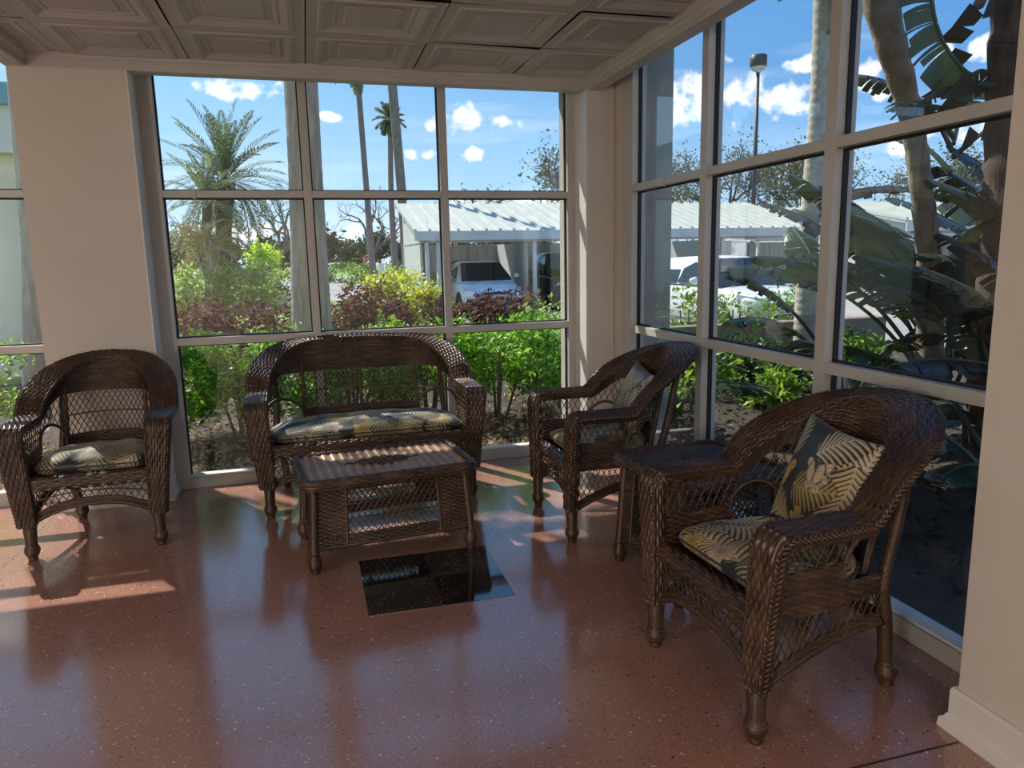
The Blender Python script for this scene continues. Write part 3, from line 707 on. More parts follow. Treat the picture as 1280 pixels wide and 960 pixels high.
# ------------------------------------------------------------------ the room
D, W = 5.17, 2.156                 # inner faces of the back and right window frames
PY, PX = 4.95, 1.95                # room faces of the piers beside them
def struct(name, mb, mat, parent=None, **k):
    o = mb.build(name, mat, parent, **k)
    if parent is None: o['kind'] = 'structure'
    return o
XL, YB = -4.6, -4.2
mb = MB(); mb.box(XL - .2, 2.25, YB, 5.24, -.12, 0); floor = struct('floor', mb, 'terrazzo')
def inlay(x0, x1, y0, y1, m):
    mb = MB(); mb.box(x0, x1, y0, y1, -.01, .0012); mb.build('floor_inlay_tile', m, floor)
cx, cy, hx_, hy_ = .488, 3.266, .327, .303
inlay(cx - hx_, cx, cy, cy + hy_, 'black_terrazzo'); inlay(cx, cx + hx_, cy, cy + hy_, 'speckled_terrazzo')
inlay(cx - hx_, cx, cy - hy_, cy, 'speckled_terrazzo'); inlay(cx, cx + hx_, cy - hy_, cy, 'black_terrazzo')
mb = MB(); mb.box(-1.588, -1.582, YB, D, -.01, .0012); mb.box(-1.58, 1.84, 1.578, 1.585, -.01, .0012); mb.build('divider_strip', 'joint', floor)

def pier(name, x0, x1, y0, y1, z1=3.4, mat='wall'):
    mb = MB(); mb.box(x0, x1, y0, y1, 0, z1); return struct(name, mb, mat)
def baseboard(name, pts, closed=False):
    """profiled skirting following pts; the wall lies on the left of the path"""
    prof = [(0, .14), (.012, .14), (.016, .128), (.016, .05), (.022, .045), (.022, .038), (.034, .030), (.036, .004), (.036, 0), (0, 0)]
    p = np.array(pts, float); rows = []
    for i in range(len(p)):
        a = p[i] - p[i - 1] if i > 0 else p[1] - p[0]; b = p[i + 1] - p[i] if i < len(p) - 1 else a
        a = a / np.linalg.norm(a); b = b / np.linalg.norm(b)
        na, nb = np.array([a[1], -a[0]]), np.array([b[1], -b[0]]); m = na + nb; m = m / (m @ na)
        rows.append([(p[i][0] + m[0] * d, p[i][1] + m[1] * d, z) for d, z in prof])
    mb = MB(); mb.grid(np.array(rows), wrap_v=True); n = len(prof)
    mb.ng += [list(range(n))[::-1], [(len(rows) - 1) * n + j for j in range(n)]]
    o = struct(name, mb, 'white_trim'); return o
# piers: room part plastered, outer part stuccoed
for nm, x0, x1 in (('back', -1.55, -.945), ('corner', PX, 2.60)):
    mb = MB(); mb.box(x0, x1, PY, D + .03, 0, 3.4) if nm == 'back' else mb.box(x0, W - .001, PY, D + .03, 0, 3.4)
    struct('wall_' + nm, mb, 'wall')
mb = MB(); mb.box(-1.55, -.945, D + .031, 5.52, -.1, 3.4); struct('wall_back_exterior', mb, 'stucco')
mb = MB(); mb.box(PX, 2.62, D + .031, 5.54, -.1, 3.4); mb.box(W + .085, 2.62, 4.97, D + .031, -.1, 3.4); struct('wall_corner_exterior', mb, 'stucco')
mb = MB(); mb.box(1.885, 2.62, .55, 1.637, 0, 3.4); struct('wall_right', mb, 'wall')
baseboard('baseboard_right', [(2.15, 1.637), (1.885, 1.637), (1.885, .55)][::-1] if False else [(1.885, .55), (1.885, 1.637), (2.10, 1.637)][::-1])
baseboard('baseboard_back', [(-1.55, D - .03), (-1.55, PY), (-.945, PY), (-.945, D - .03)])
baseboard('baseboard_corner', [(PX, D - .03), (PX, PY), (W - .01, PY)])
# white painted reveals beside the wide window
mb = MB(); mb.box(-.9455, -.935, PY + .002, D, .14, 3.3); struct('trim_1', mb, 'white_trim')
mb = MB(); mb.box(PX - .010, PX + .0005, PY + .002, D, .14, 3.3); struct('trim_2', mb, 'white_trim')

ZU0, ZU1, ZL0, ZL1 = 1.922, 1.968, .972, 1.021
ZT = 3.12
def window(name, axis, at, out, bars, head=ZT, sill=.075, rails=((ZL0, ZL1), (ZU0, ZU1)), bw=.052, depth=.055, outer=.09, ends=(.06, .06), clips=()):
    """glazed frame in the plane axis = at; bars are the positions of its uprights along the other axis; the glass lies outward of the plane"""
    root = empty(name); root['kind'] = 'structure'
    def bx(mb, s0, s1, d0, d1, z0, z1):
        if axis == 'y': mb.box(s0, s1, at + d0 * out, at + d1 * out, z0, z1) if out > 0 else mb.box(s0, s1, at + d1 * out, at + d0 * out, z0, z1)
        else: mb.box(at + d0, at + d1, s0, s1, z0, z1)
    a, b = bars[0], bars[-1]
    mb = MB(); bx(mb, a - ends[0], b + ends[1], 0, outer, 0, sill); bx(mb, a - ends[0], b + ends[1], 0, outer, head, head + .08)
    bx(mb, a - ends[0], a, 0, outer, sill, head); bx(mb, b, b + ends[1], 0, outer, sill, head)
    mb.build('window_frame', 'frame', root, bevel=.003)
    sb = MB(); bx(sb, a, b, .012, outer - .01, sill, sill + .012); sb.build('sill_ledge', 'white_trim', root)
    for s in bars[1:-1]:
        mb = MB(); bx(mb, s - bw / 2, s + bw / 2, 0, outer, sill, head); mb.build('mullion', 'frame', root, bevel=.003)
    for z0, z1 in rails:
        mb = MB(); edges = [a] + [x for s in bars[1:-1] for x in (s - bw / 2, s + bw / 2)] + [b]
        for i in range(0, len(edges), 2): bx(mb, edges[i], edges[i + 1], .002, outer - .004, z0, z1)
        mb.build('transom', 'frame', root, bevel=.002)
    lv = [sill] + [z for r in rails for z in r] + [head]
    edges = [a] + [x for s in bars[1:-1] for x in (s - bw / 2, s + bw / 2)] + [b]
    for i in range(0, len(edges), 2):
        for j in range(0, len(lv), 2):
            s0, s1, z0, z1 = edges[i], edges[i + 1], lv[j], lv[j + 1]
            g = MB(); 
            for q in ((s0, s0 + .009, z0, z1), (s1 - .009, s1, z0, z1), (s0, s1, z0, z0 + .009), (s0, s1, z1 - .009, z1)): bx(g, q[0], q[1], depth - .012, depth + .012, q[2], q[3])
            g.build('gasket', 'gasket', root)
            g = MB(); d = depth
            if axis == 'y': g.add([(s0, at + d * out, z0), (s1, at + d * out, z0), (s1, at + d * out, z1), (s0, at + d * out, z1)], [(0, 1, 2, 3)])
            else: g.add([(at + d, s0, z0), (at + d, s1, z0), (at + d, s1, z1), (at + d, s0, z1)], [(0, 1, 2, 3)])
            g.build('glass', 'glass', root)
    for s, z in clips:
        mb = MB(); bx(mb, s - .008, s + .008, -.008, .01, z - .031, z + .031); mb.build('splice_clip', 'frame', root, bevel=.002)
    return root
xl, xr = -.846, 1.884
window('window_1', 'y', D, 1, [xl, .047, .971, xr], ends=(.092, .058), clips=[(xl + .19, 1.945)])
window('window_2', 'y', D, 1, [XL + .06, -3.6, -2.6, -1.62], ends=(.06, .07))
window('window_3', 'x', W, 1, [1.72, 2.733 - .028, 3.77 - .035, 4.655], ends=(.085, .16), bw=.066, outer=.098, clips=[(4.655, 1.945), (4.20, 1.945), (3.70, 1.945), (2.67, 1.945)])
mb = MB(); mb.box(W + .004, W + .085, 4.80, 4.965, 0, 3.3); struct('trim_6', mb, 'wall')
window('window_4', 'x', W, 1, [YB + .05, -3.2, -2.1, -1.0, .48], ends=(.05, .07), bw=.066, outer=.098)

# ceiling of pressed panels between two dropped edge beams
ZC = 2.705
mb = MB(); TX, TY, ts = .08, 4.975, .664
prof = [(0, -.004), (.006, 0), (.055, .0), (.062, -.012), (.082, -.014), (.12, .018), (.128, .012), (.138, .012), (.15, .022), (.185, .022), (.196, .010), (.205, .012), (.5, .012)]
xs0 = -1.44
for i in range(-3, 4):
    for j in range(0, 13):
        x0, y1 = TX + (i - 1) * ts, TY - j * ts; x1, y0 = x0 + ts, y1 - ts
        if x1 < xs0 - .3 or x0 > PX or y1 < YB: continue
        cx_, cy_ = (x0 + x1) / 2, (y0 + y1) / 2
        rg = np.random.default_rng(500 + i * 31 + j); tl = (rg.random(4) - .5) * .014
        rows = []
        for d, h in prof[:-1] + [(.32, .012)]:
            hh = ts / 2 - .003 - d
            rows.append([(cx_ + sx * hh, cy_ + sy * hh, ZC + h * .6 + (tl[k] if d < .13 else tl.mean())) for k, (sx, sy) in enumerate(((-1, -1), (1, -1), (1, 1), (-1, 1)))])
        P = np.array(rows)
        P[..., 0] = P[..., 0].clip(xs0, PX + .01); P[..., 1] = P[..., 1].clip(YB, PY + .01)
        k = mb.n; mb.grid(P, wrap_v=True); mb.ng.append([k + (len(rows) - 1) * 4 + q for q in range(4)])
struct('ceiling', mb, 'ceiling')
mb = MB(); mb.box(XL - .2, 2.3, YB, 5.3, 3.2, 3.3); mb.box(xs0, PX, YB, PY, 2.80, 2.83); struct('ceiling_deck', mb, 'dark_gap')
def beam(name, a, b, inward):
    """edge beam with a small cove, its lower edge on a-b, running clockwise seen from below"""
    prof = [(-.085, 0), (0, 0), (.004, .008), (.004, .040), (.016, .052), (.030, .062), (.034, .085), (.034, .13), (-.085, .13)]
    a, b, n = np.array(a, float), np.array(b, float), np.array(inward, float); rows = []
    for p, mit in ((a, 1), (b, 1)):
        rows.append([(p[0] + n[0] * d, p[1] + n[1] * d, 2.628 + z) for d, z in prof])
    return rows
t = .034
pts = [(PX - .0, YB), (PX - .0, PY), (-1.46, PY), (-1.46, YB)]
prof = [(-.10, 0), (0, 0), (.003, .006), (.003, .036), (.012, .050), (.022, .056), (.024, .075), (.024, .20), (-.10, .20)]
for nm, i in (('trim_3', 0), ('trim_4', 1), ('trim_5', 2)):
    a, b = np.array(pts[i]), np.array(pts[i + 1]); dr = (b - a) / np.linalg.norm(b - a); n = np.array([-dr[1], dr[0]])
    rows = []
    for p, e in ((a, 0 if i == 0 else 1), (b, 0 if i == 2 else -1)):
        rows.append([(p[0] + n[0] * d + dr[0] * d * e, p[1] + n[1] * d + dr[1] * d * e, 2.628 + z) for d, z in prof])
    mb = MB(); mb.grid(np.array(rows), wrap_v=True, flip=True); m = len(prof); mb.ng += [list(range(m)), [m + q for q in range(m)][::-1]]
    struct(nm, mb, 'ceiling_trim')
# lower-left bay, walls behind the camera and the upper storey
mb = MB(); mb.box(XL, -1.56, YB, PY, 2.90, 3.0); struct('ceiling_left', mb, 'ceiling')
mb = MB(); mb.box(XL - .2, XL, YB, 5.25, 0, 3.3); struct('wall_left', mb, 'wall')
mb = MB(); mb.box(XL - .2, -4.3, YB - .2, YB, 0, 3.3); mb.box(-2.5, 2.3, YB - .2, YB, 0, 3.3); mb.box(-4.3, -2.5, YB - .2, YB, 2.7, 3.3); struct('wall_rear', mb, 'wall')
mb = MB(); mb.box(XL - .4, 2.62, YB - .3, 5.54, 3.4, 7.2); mb.box(XL - .4, 2.72, 5.54, 5.72, 2.86, 3.5); struct('roof_upper_storey', mb, 'stucco')

# ------------------------------------------------------------------ camera
f_px, yaw, pit, rol = 909.24, math.radians(15.4536), math.radians(-9.8473), math.radians(-1.2143)
fw = Vector((math.sin(yaw) * math.cos(pit), math.cos(yaw) * math.cos(pit), math.sin(pit)))
rt = Vector((math.cos(yaw), -math.sin(yaw), 0)); up = rt.cross(fw)
r2 = rt * math.cos(rol) + up * math.sin(rol); u2 = -rt * math.sin(rol) + up * math.cos(rol)
cd = bpy.data.cameras.new('camera'); cam = bpy.data.objects.new('camera', cd); COL.objects.link(cam)
mw = Matrix((r2, u2, -fw)).transposed().to_4x4(); mw.translation = (0, 0, 1.5); cam.matrix_world = mw
cd.sensor_fit = 'HORIZONTAL'; cd.sensor_width = 36; cd.lens = 36 * f_px / 1280; cd.clip_start = .02; cd.clip_end = 600
S.camera = cam

# ------------------------------------------------------------------ sun and sky
sd = bpy.data.lights.new('sun', 'SUN'); so = bpy.data.objects.new('sun', sd); COL.objects.link(so)
az, el = math.radians(31), math.radians(48)
tr_ = Vector((math.sin(az) * math.cos(el), -math.cos(az) * math.cos(el), -math.sin(el)))
so.rotation_euler = tr_.to_track_quat('-Z', 'Y').to_euler(); sd.energy = 7.2; sd.angle = .009; sd.color = (1, .93, .82)
def pix_dir(u, v):
    return (r2 * ((u - 640) / f_px) - u2 * ((v - 480) / f_px) + fw).normalized()
w = bpy.data.worlds.new('sky'); S.world = w; w.use_nodes = True; nt = w.node_tree; N, L = nt.nodes, nt.links
bg = N['Background']
tc = N.new('ShaderNodeTexCoord'); co = tc.outputs['Generated']
sep = N.new('ShaderNodeSeparateXYZ'); L.new(co, sep.inputs[0])
east = N.new('ShaderNodeMapRange'); L.new(sep.outputs[0], east.inputs[0]); east.inputs[1].default_value = -.2; east.inputs[2].default_value = .7
lowc = ramp(nt, sep.outputs[2], [(0, (.62, .80, .95)), (.08, (.47, .72, .93)), (.25, (.26, .54, .84)), (.6, (.15, .36, .70)), (1, (.10, .26, .6))])
deep = ramp(nt, sep.outputs[2], [(0, (.55, .74, .92)), (.06, (.34, .58, .86)), (.22, (.11, .31, .66)), (.5, (.055, .19, .50)), (1, (.05, .16, .45))])
mx = N.new('ShaderNodeMix'); mx.data_type = 'RGBA'; L.new(east.outputs[0], mx.inputs[0]); L.new(lowc, mx.inputs[6]); L.new(deep, mx.inputs[7])
sky = mx.outputs[2]
nz = N.new('ShaderNodeTexNoise'); nz.inputs['Scale'].default_value = 38; nz.inputs['Detail'].default_value = 8; L.new(co, nz.inputs['Vector'])
# thin streaks
mp = N.new('ShaderNodeMapping'); mp.inputs['Scale'].default_value = (3, 3, 26); L.new(co, mp.inputs[0])
ns = N.new('ShaderNodeTexNoise'); ns.inputs['Scale'].default_value = 1.5; ns.inputs['Detail'].default_value = 5; L.new(mp.outputs[0], ns.inputs['Vector'])
st = N.new('ShaderNodeMapRange'); L.new(ns.outputs[0], st.inputs[0]); st.inputs[1].default_value = .52; st.inputs[2].default_value = .8; st.inputs[3].default_value = 0; st.inputs[4].default_value = .35
m2 = N.new('ShaderNodeMix'); m2.data_type = 'RGBA'; L.new(st.outputs[0], m2.inputs[0]); L.new(sky, m2.inputs[6]); m2.inputs[7].default_value = (.8, .9, .98, 1); sky = m2.outputs[2]
def vdot(v):
    n = N.new('ShaderNodeVectorMath'); n.operation = 'DOT_PRODUCT'; L.new(co, n.inputs[0]); n.inputs[1].default_value = v; return n.outputs['Value']
def mth(op, a, b=None):
    n = N.new('ShaderNodeMath'); n.operation = op
    for i, x in enumerate((a, b)):
        if x is None: continue
        if isinstance(x, (int, float)): n.inputs[i].default_value = x
        else: L.new(x, n.inputs[i])
    return n.outputs[0]
total = None
for (u, v, su, sv) in ((288, 108, 34, 11), (308, 116, 24, 7), (588, 154, 36, 11), (572, 150, 18, 14), (545, 157, 16, 6), (528, 192, 18, 6), (586, 190, 14, 7), (410, 146, 12, 4),
                       (858, 122, 28, 26), (905, 116, 26, 26), (955, 122, 44, 18), (875, 130, 40, 16), (985, 128, 24, 12), (1005, 80, 22, 8), (1090, 108, 34, 12), (1095, 86, 14, 10), (1180, 66, 14, 8), (1235, 60, 16, 10), (1150, 170, 60, 14), (640, 258, 70, 10), (350, 290, 160, 8)):
    d = pix_dir(u, v); e = d.cross(Vector((0, 0, 1))).normalized(); f = e.cross(d)
    kf = f_px * (1 + ((u - 640) / f_px) ** 2) ** .5
    a = mth('DIVIDE', vdot(e), su * 1.25 / kf); b = mth('DIVIDE', vdot(f), sv * 1.3 / kf)
    r = mth('ADD', mth('MULTIPLY', a, a), mth('MULTIPLY', b, b))
    g = mth('SUBTRACT', mth('SUBTRACT', 1.0, mth('MULTIPLY', r, .55)), mth('MULTIPLY', mth('LESS_THAN', vdot(d), .5), 20.0))
    total = g if total is None else mth('MAXIMUM', total, g)
dens = mth('ADD', total, mth('MULTIPLY', mth('SUBTRACT', nz.outputs[0], .52), 3.6))
cm = N.new('ShaderNodeMapRange'); cm.interpolation_type = 'SMOOTHSTEP'; L.new(dens, cm.inputs[0]); cm.inputs[1].default_value = .35; cm.inputs[2].default_value = 1.0
gate = cm.outputs[0]
m3 = N.new('ShaderNodeMix'); m3.data_type = 'RGBA'; L.new(gate, m3.inputs[0]); L.new(sky, m3.inputs[6]); m3.inputs[7].default_value = (.93, .96, 1.0, 1)
L.new(m3.outputs[2], bg.inputs['Color']); bg.inputs['Strength'].default_value = 1.4
S.view_settings.view_transform = 'Standard'; S.view_settings.look = 'None'; S.view_settings.gamma = 1; S.view_settings.exposure = 0
S.view_settings.use_curve_mapping = False
S.cycles.max_bounces = 12; S.cycles.diffuse_bounces = 6; S.cycles.transparent_max_bounces = 24; S.cycles.glossy_bounces = 4
S.cycles.sample_clamp_indirect = 6
try: S.cycles.use_denoising = True
except Exception: pass
# ------------------------------------------------------------------ grounds outside
GZ = -.06
mb = MB(); mb.box(-150, 200, -80, 300, -.5, GZ); struct('ground', mb, 'grass')
mb = MB(); mb.box(-6, 9.5, 5.3, 11.2, -.2, GZ + .012); mb.box(2.3, 9.5, -4, 5.3, -.2, GZ + .012); struct('ground_mulch_bed', mb, 'soil')
mb = MB(); mb.box(1.6, 60, 11.2, 30, -.2, GZ + .014); mb.box(-2.3, 80, 30, 76, -.2, GZ + .014); mb.box(9.5, 60, -30, 11.2, -.2, GZ + .014); struct('road', mb, 'asphalt')
mb = MB(); mb.tube(bez([(-1.2, 27, GZ), (-2.0, 30, GZ), (-2.5, 36, GZ), (-2.4, 48, GZ), (-2.2, 60, GZ)], 40), .13, 8); struct('kerb', mb, 'concrete')
for k, x in enumerate((6.3, 9.2)):
    mb = MB(); mb.box(x - .05, x + .05, 14.5, 20, GZ, GZ + .018); struct('road_marking', mb, 'paint_line')

def leaves(mb, c, size, cols, rg, aspect=.42, up=.5, fold=.18, d=None):
    """folded leaf blades at the points c, each with its own heading and colour"""
    c = np.asarray(c, float); n = len(c)
    if d is None: d = rg.normal(size=(n, 3)); d[:, 2] = d[:, 2] * .7 + up * .4
    d /= np.linalg.norm(d, axis=1)[:, None]
    q = rg.normal(size=(n, 3)); q[:, 2] += up * 2
    s = np.cross(d, q); s /= np.linalg.norm(s, axis=1)[:, None] + 1e-9; nrm = np.cross(s, d)
    L = size * (.6 + .8 * rg.random(n))[:, None]; wd = L * aspect * .5
    V = np.stack([c, c + d * L * .5 + s * wd + nrm * wd * fold, c + d * L - nrm * L * .12, c + d * L * .5 - s * wd + nrm * wd * fold, c + d * L * .5], 1)
    cols = np.asarray(cols, float); cc = cols[rg.integers(len(cols), size=n)] * (.75 + .5 * rg.random((n, 1)))
    i = np.arange(n)[:, None] * 5
    Q = np.vstack([i + [0, 1, 2, 4], i + [0, 4, 2, 3]])
    return mb.add(V.reshape(-1, 3), Q, col=np.repeat(cc, 5, 0))
def crown_points(rg, n, r, z0, z1, shell=.4, per=45, sig=.07, box=False):
    """clumped leaf positions filling a rounded crown of radii r between z0 and z1"""
    k = max(4, n // per)
    d = rg.normal(size=(k, 3)); d /= np.linalg.norm(d, axis=1)[:, None]
    if box: d = np.sign(d) * np.abs(d) ** .45; d /= np.abs(d).max(1)[:, None] ** .75
    t = rg.random(k)[:, None] ** shell; m = d * t * np.array([r[0], r[1], (z1 - z0) / 2]) + [0, 0, (z0 + z1) / 2]
    c = np.repeat(m, per, 0); return c + rg.normal(size=c.shape) * sig
GREEN = [(.11, .27, .025), (.19, .40, .04), (.27, .50, .06), (.07, .19, .02), (.36, .54, .08)]
def shrub(name, loc, r, z0, z1, n, size, cols, label, cat='shrub', group=None, seed=0, mat='leaf', sig=.07, stems=6, stem_mat='bark', box=True, up=.6, aspect=.42):
    rg = np.random.default_rng(seed + 100)
    root = empty(name, (loc[0], loc[1], GZ), 0, label, cat, group)
    mb = MB(); leaves(mb, crown_points(rg, n, r, z0, z1, sig=sig, box=box), size, cols, rg, aspect, up); mb.build('foliage', mat, root)
    for i in range(stems):
        a = rg.random() * 6.28; q = rg.random() * .8; e = np.array([r[0] * q * math.cos(a), r[1] * q * math.sin(a), z0 + (z1 - z0) * .7])
        mb = MB(); mb.tube(bez([(e[0] * .25, e[1] * .25, 0), (e[0] * .55, e[1] * .55, e[2] * .5), e], 8), np.linspace(.016, .006, 9)[:9] if False else .011 + .004 * rg.random(), 5); mb.build('stem', stem_mat, root)
    return root
# the clipped green shrubs against the glass, left to right
spots = [(-3.9, 7.2, 'green shrub beyond the narrow side window, farthest from the corner'), (-3.0, 6.9, 'green shrub low in the narrow side window, nearest its pier'),
         (-1.25, 6.75, 'green shrub outside, just behind the wall pier edge'), (-.62, 6.75, 'leafy green shrub between armchair and loveseat, outside the wide window'), (.35, 6.9, 'green shrub outside, behind the loveseat and the thick palm trunk'),
         (1.05, 6.85, 'green shrub outside, behind the right half of the loveseat back'), (1.72, 6.8, 'bright green shrub outside, beside the loveseat arm nearest the corner'), (2.4, 6.9, 'bright green shrub outside, tight against the corner pier')]
for i, (x, y, lb) in enumerate(spots):
    shrub('green_shrub', (x, y), (.52, .55), .30, .90, 5200, .062, GREEN, lb, 'shrub', 'green shrubs under the windows', i, sig=.055)
CROT = [(.085, .032, .030), (.13, .052, .042), (.19, .075, .045), (.06, .036, .036), (.24, .11, .05), (.11, .07, .05), (.24, .17, .13), (.10, .04, .04)]
for i in range(9):
    x = -2.1 + i * .60
    shrub('croton_shrub', (x, 10.1 + .15 * math.sin(i * 2.1)), (.42, .5), .05, .99 + .07 * math.sin(i * 1.7) + (.10 if i == 5 else 0), 2900, .09, CROT, 'bronze-leaved croton shrub in the clipped hedge behind the green shrubs', 'shrub', 'bronze croton hedge', 20 + i, mat='leaf_dull', sig=.08, stems=4, aspect=.36)
YEL = [(.62, .58, .08), (.50, .52, .07), (.70, .66, .16), (.34, .40, .06)]
shrub('yellow_shrub', (1.50, 13.0), (.62, .6), .1, 1.42, 2600, .11, YEL, 'rounded yellow-leaved shrub behind the croton hedge', 'shrub', 'yellow shrubs', 31, sig=.09, stems=4, box=False)
shrub('yellow_shrub', (2.02, 12.6), (.42, .5), .1, 1.18, 1500, .10, YEL, 'smaller yellow-green shrub beside the carport end post', 'shrub', 'yellow shrubs', 32, sig=.09, stems=4, box=False)
VAR = [(.34, .42, .14), (.24, .36, .09), (.46, .50, .22), (.14, .24, .06)]
for i, (x, y, h, r) in enumerate(((-4.9, 22.5, 1.35, .95), (-3.9, 24.5, 1.35, .95), (-3.1, 26.5, 1.4, 1.0), (-2.4, 29.0, 1.4, .95), (-1.75, 31.2, 1.35, .8))):
    shrub('variegated_shrub', (x, y), (r, 1.1), .0, h, 2300, .16, VAR, 'pale variegated shrub in the hedge beside the drive', 'shrub', 'variegated hedge by the drive', 40 + i, sig=.14, stems=3)
shrub('dark_round_shrub', (-1.25, 33.0), (.55, .55), 0, 1.35, 900, .15, [(.06, .12, .03), (.1, .18, .04)], 'dark clipped shrub ending the variegated hedge by the kerb', 'shrub', None, 47, sig=.12, stems=3)
shrub('lime_shrub', (-2.15, 40.5), (.85, .8), .5, 2.6, 700, .34, [(.42, .55, .06), (.55, .66, .10)], 'lime green shrub standing above the end of the variegated hedge', 'shrub', None, 48, sig=.2, stems=4, box=False)
for i, (x, y, rx, h, lb) in enumerate(((2.95, 43, .75, 1.35, 'bright green clipped shrub under the red stop sign'), (1.4, 55, 1.3, 1.3, 'dark clipped hedge across the drive, seen beside the thick palm trunk'), (5.3, 52, 1.9, 1.2, 'clipped hedge between the thin palm trunks'), (7.0, 50, 1.2, 1.2, 'clipped hedge at the carport end wall'))):
    shrub('clipped_hedge', (x, y), (rx, .8), 0, h, 1200, .2, [(.12, .26, .03), (.22, .38, .05), (.06, .13, .02)] if i != 1 else [(.06, .14, .02), (.1, .2, .03)], lb, 'hedge', None, 50 + i, sig=.15, stems=2)
# small sprouts on the shaded side
for i, (x, y, h, lb) in enumerate(((3.15, 5.35, .78, 'small bright shrub outside the tall glazing, beyond the mid upright'), (3.75, 5.2, .55, 'low yellow-green sprout outside, above the back of the nearest armchair'), (5.0, 5.7, .8, 'green seedling among the broad leaves outside the tall glazing'))):
    shrub('young_shrub', (x, y), (.26, .26), h * .45, h, 420, .085, [(.34, .46, .08), (.2, .34, .05), (.12, .22, .04)], lb, 'shrub', None, 60 + i, sig=.06, stems=5, box=False)
for i, (x, y, r) in enumerate(((3.1, 6.9, .5), (4.0, 7.2, .55), (4.75, 7.4, .5), (3.5, 7.45, .45), (2.95, 6.0, .35), (4.5, 6.4, .4), (6.1, 7.4, .6))):
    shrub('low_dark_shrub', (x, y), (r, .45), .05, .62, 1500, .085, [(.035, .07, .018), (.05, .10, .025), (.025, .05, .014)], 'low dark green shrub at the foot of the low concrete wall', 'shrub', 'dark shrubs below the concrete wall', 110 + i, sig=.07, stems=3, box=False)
# bark chips
rg = np.random.default_rng(5); n = 5200
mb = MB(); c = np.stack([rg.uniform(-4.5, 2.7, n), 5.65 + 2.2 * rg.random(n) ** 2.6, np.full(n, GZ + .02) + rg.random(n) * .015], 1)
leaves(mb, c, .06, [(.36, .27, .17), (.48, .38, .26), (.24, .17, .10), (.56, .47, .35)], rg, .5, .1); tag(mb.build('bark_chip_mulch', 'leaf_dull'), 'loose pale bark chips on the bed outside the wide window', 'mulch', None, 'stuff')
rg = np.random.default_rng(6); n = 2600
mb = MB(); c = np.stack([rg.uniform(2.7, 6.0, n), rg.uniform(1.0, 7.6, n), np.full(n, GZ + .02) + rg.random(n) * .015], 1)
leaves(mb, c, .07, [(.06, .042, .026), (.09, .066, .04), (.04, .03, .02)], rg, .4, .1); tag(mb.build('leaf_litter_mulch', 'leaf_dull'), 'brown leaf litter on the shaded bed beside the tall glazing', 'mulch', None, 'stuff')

# ------------------------------------------------------------------ palms and trees
def frond(mb, base, az, el, length, droop, ll, cols, rg, n=38, wleaf=.035, vee=.5, rach=.014):
    """a feather frond: rachis curve with leaflets along both sides"""
    t = np.linspace(0, 1, n); d = np.array([math.cos(az), math.sin(az), 0]); e = el - droop * t
    st = np.stack([np.cos(e)[:, None] * d + np.sin(e)[:, None] * np.array([0, 0, 1])], 0)[0] * length / n
    p = base + np.concatenate([[np.zeros(3)], np.cumsum(st, 0)[:-1]])
    c0 = np.array(cols[rg.integers(len(cols))])
    mb.tube(p, np.linspace(rach, rach * .25, n), 4, col=c0 * .9 + .04)
    T = st / np.linalg.norm(st, axis=1)[:, None]; side = np.cross(T, [0, 0, 1.]); side /= np.linalg.norm(side, axis=1)[:, None] + 1e-9; nn = np.cross(side, T)
    k = slice(int(n * .14), n)
    for sg in (1, -1):
        b = p[k]; l = ll * np.clip(np.sin(PI * np.clip(t[k] * .93 + .05, 0, 1)) ** .6, .2, 1)[:, None]
        dr = T[k] * .75 + side[k] * sg * .75 + nn[k] * vee * (.6 + .4 * rg.random((len(b), 1))) + rg.normal(size=b.shape) * .08; dr /= np.linalg.norm(dr, axis=1)[:, None]
        wv = np.cross(dr, nn[k]); wv /= np.linalg.norm(wv, axis=1)[:, None] + 1e-9
        mid = b + dr * l * .5; tip = b + dr * l - np.array([0, 0, 1]) * l * .18
        V = np.stack([b, mid + wv * wleaf * .5, tip, mid - wv * wleaf * .5], 1)
        i = np.arange(len(b))[:, None] * 4
        mb.add(V.reshape(-1, 3), i + [0, 1, 2, 3], col=np.repeat(c0 * (.8 + .4 * rg.random((len(b), 1))), 4, 0))
    return mb
PALM = [(.17, .24, .10), (.24, .31, .15), (.12, .17, .07), (.30, .34, .18)]
def palm(name, pts, radii, label, fronds=0, fl=2.2, ll=.5, el=(0, 1.3), droop=(.8, 1.6), cols=PALM, mat='thin_trunk', seed=0, group=None, rings=.0, vee=.5, wleaf=.05, cat='palm tree', azs=None, n=38):
    rg = np.random.default_rng(seed + 900)
    p = bez(pts, 60); root = empty(name, tuple(p[0]), 0, label, cat, group); q = p - p[0]
    s = np.linspace(0, 1, len(q)); r = np.interp(s, np.linspace(0, 1, len(radii)), radii)
    k = 4; ss = np.linspace(0, 1, len(q) * k); qq = np.stack([np.interp(ss, s, q[:, i]) for i in range(3)], 1); rr = np.interp(ss, s, r) * (1 + rings * ((np.arange(len(ss)) % 4) / 3 - .5))
    mb = MB(); mb.tube(qq, rr, 14); mb.build('trunk', mat, root, True)
    for i in range(fronds):
        mb = MB(); az = azs[i % len(azs)] if azs else i * 2.39996 + rg.random() * .3
        f = i / max(1, fronds - 1); e0 = el[1] + (el[0] - el[1]) * f
        frond(mb, q[-1] + np.array([0, 0, .1 * (1 - f)]), az, e0, fl * (.85 + .3 * rg.random()), droop[0] + (droop[1] - droop[0]) * f, ll, cols, rg, n=n, vee=vee, wleaf=wleaf); mb.build('frond', 'leaf_dull', root)
    return root
G = GZ
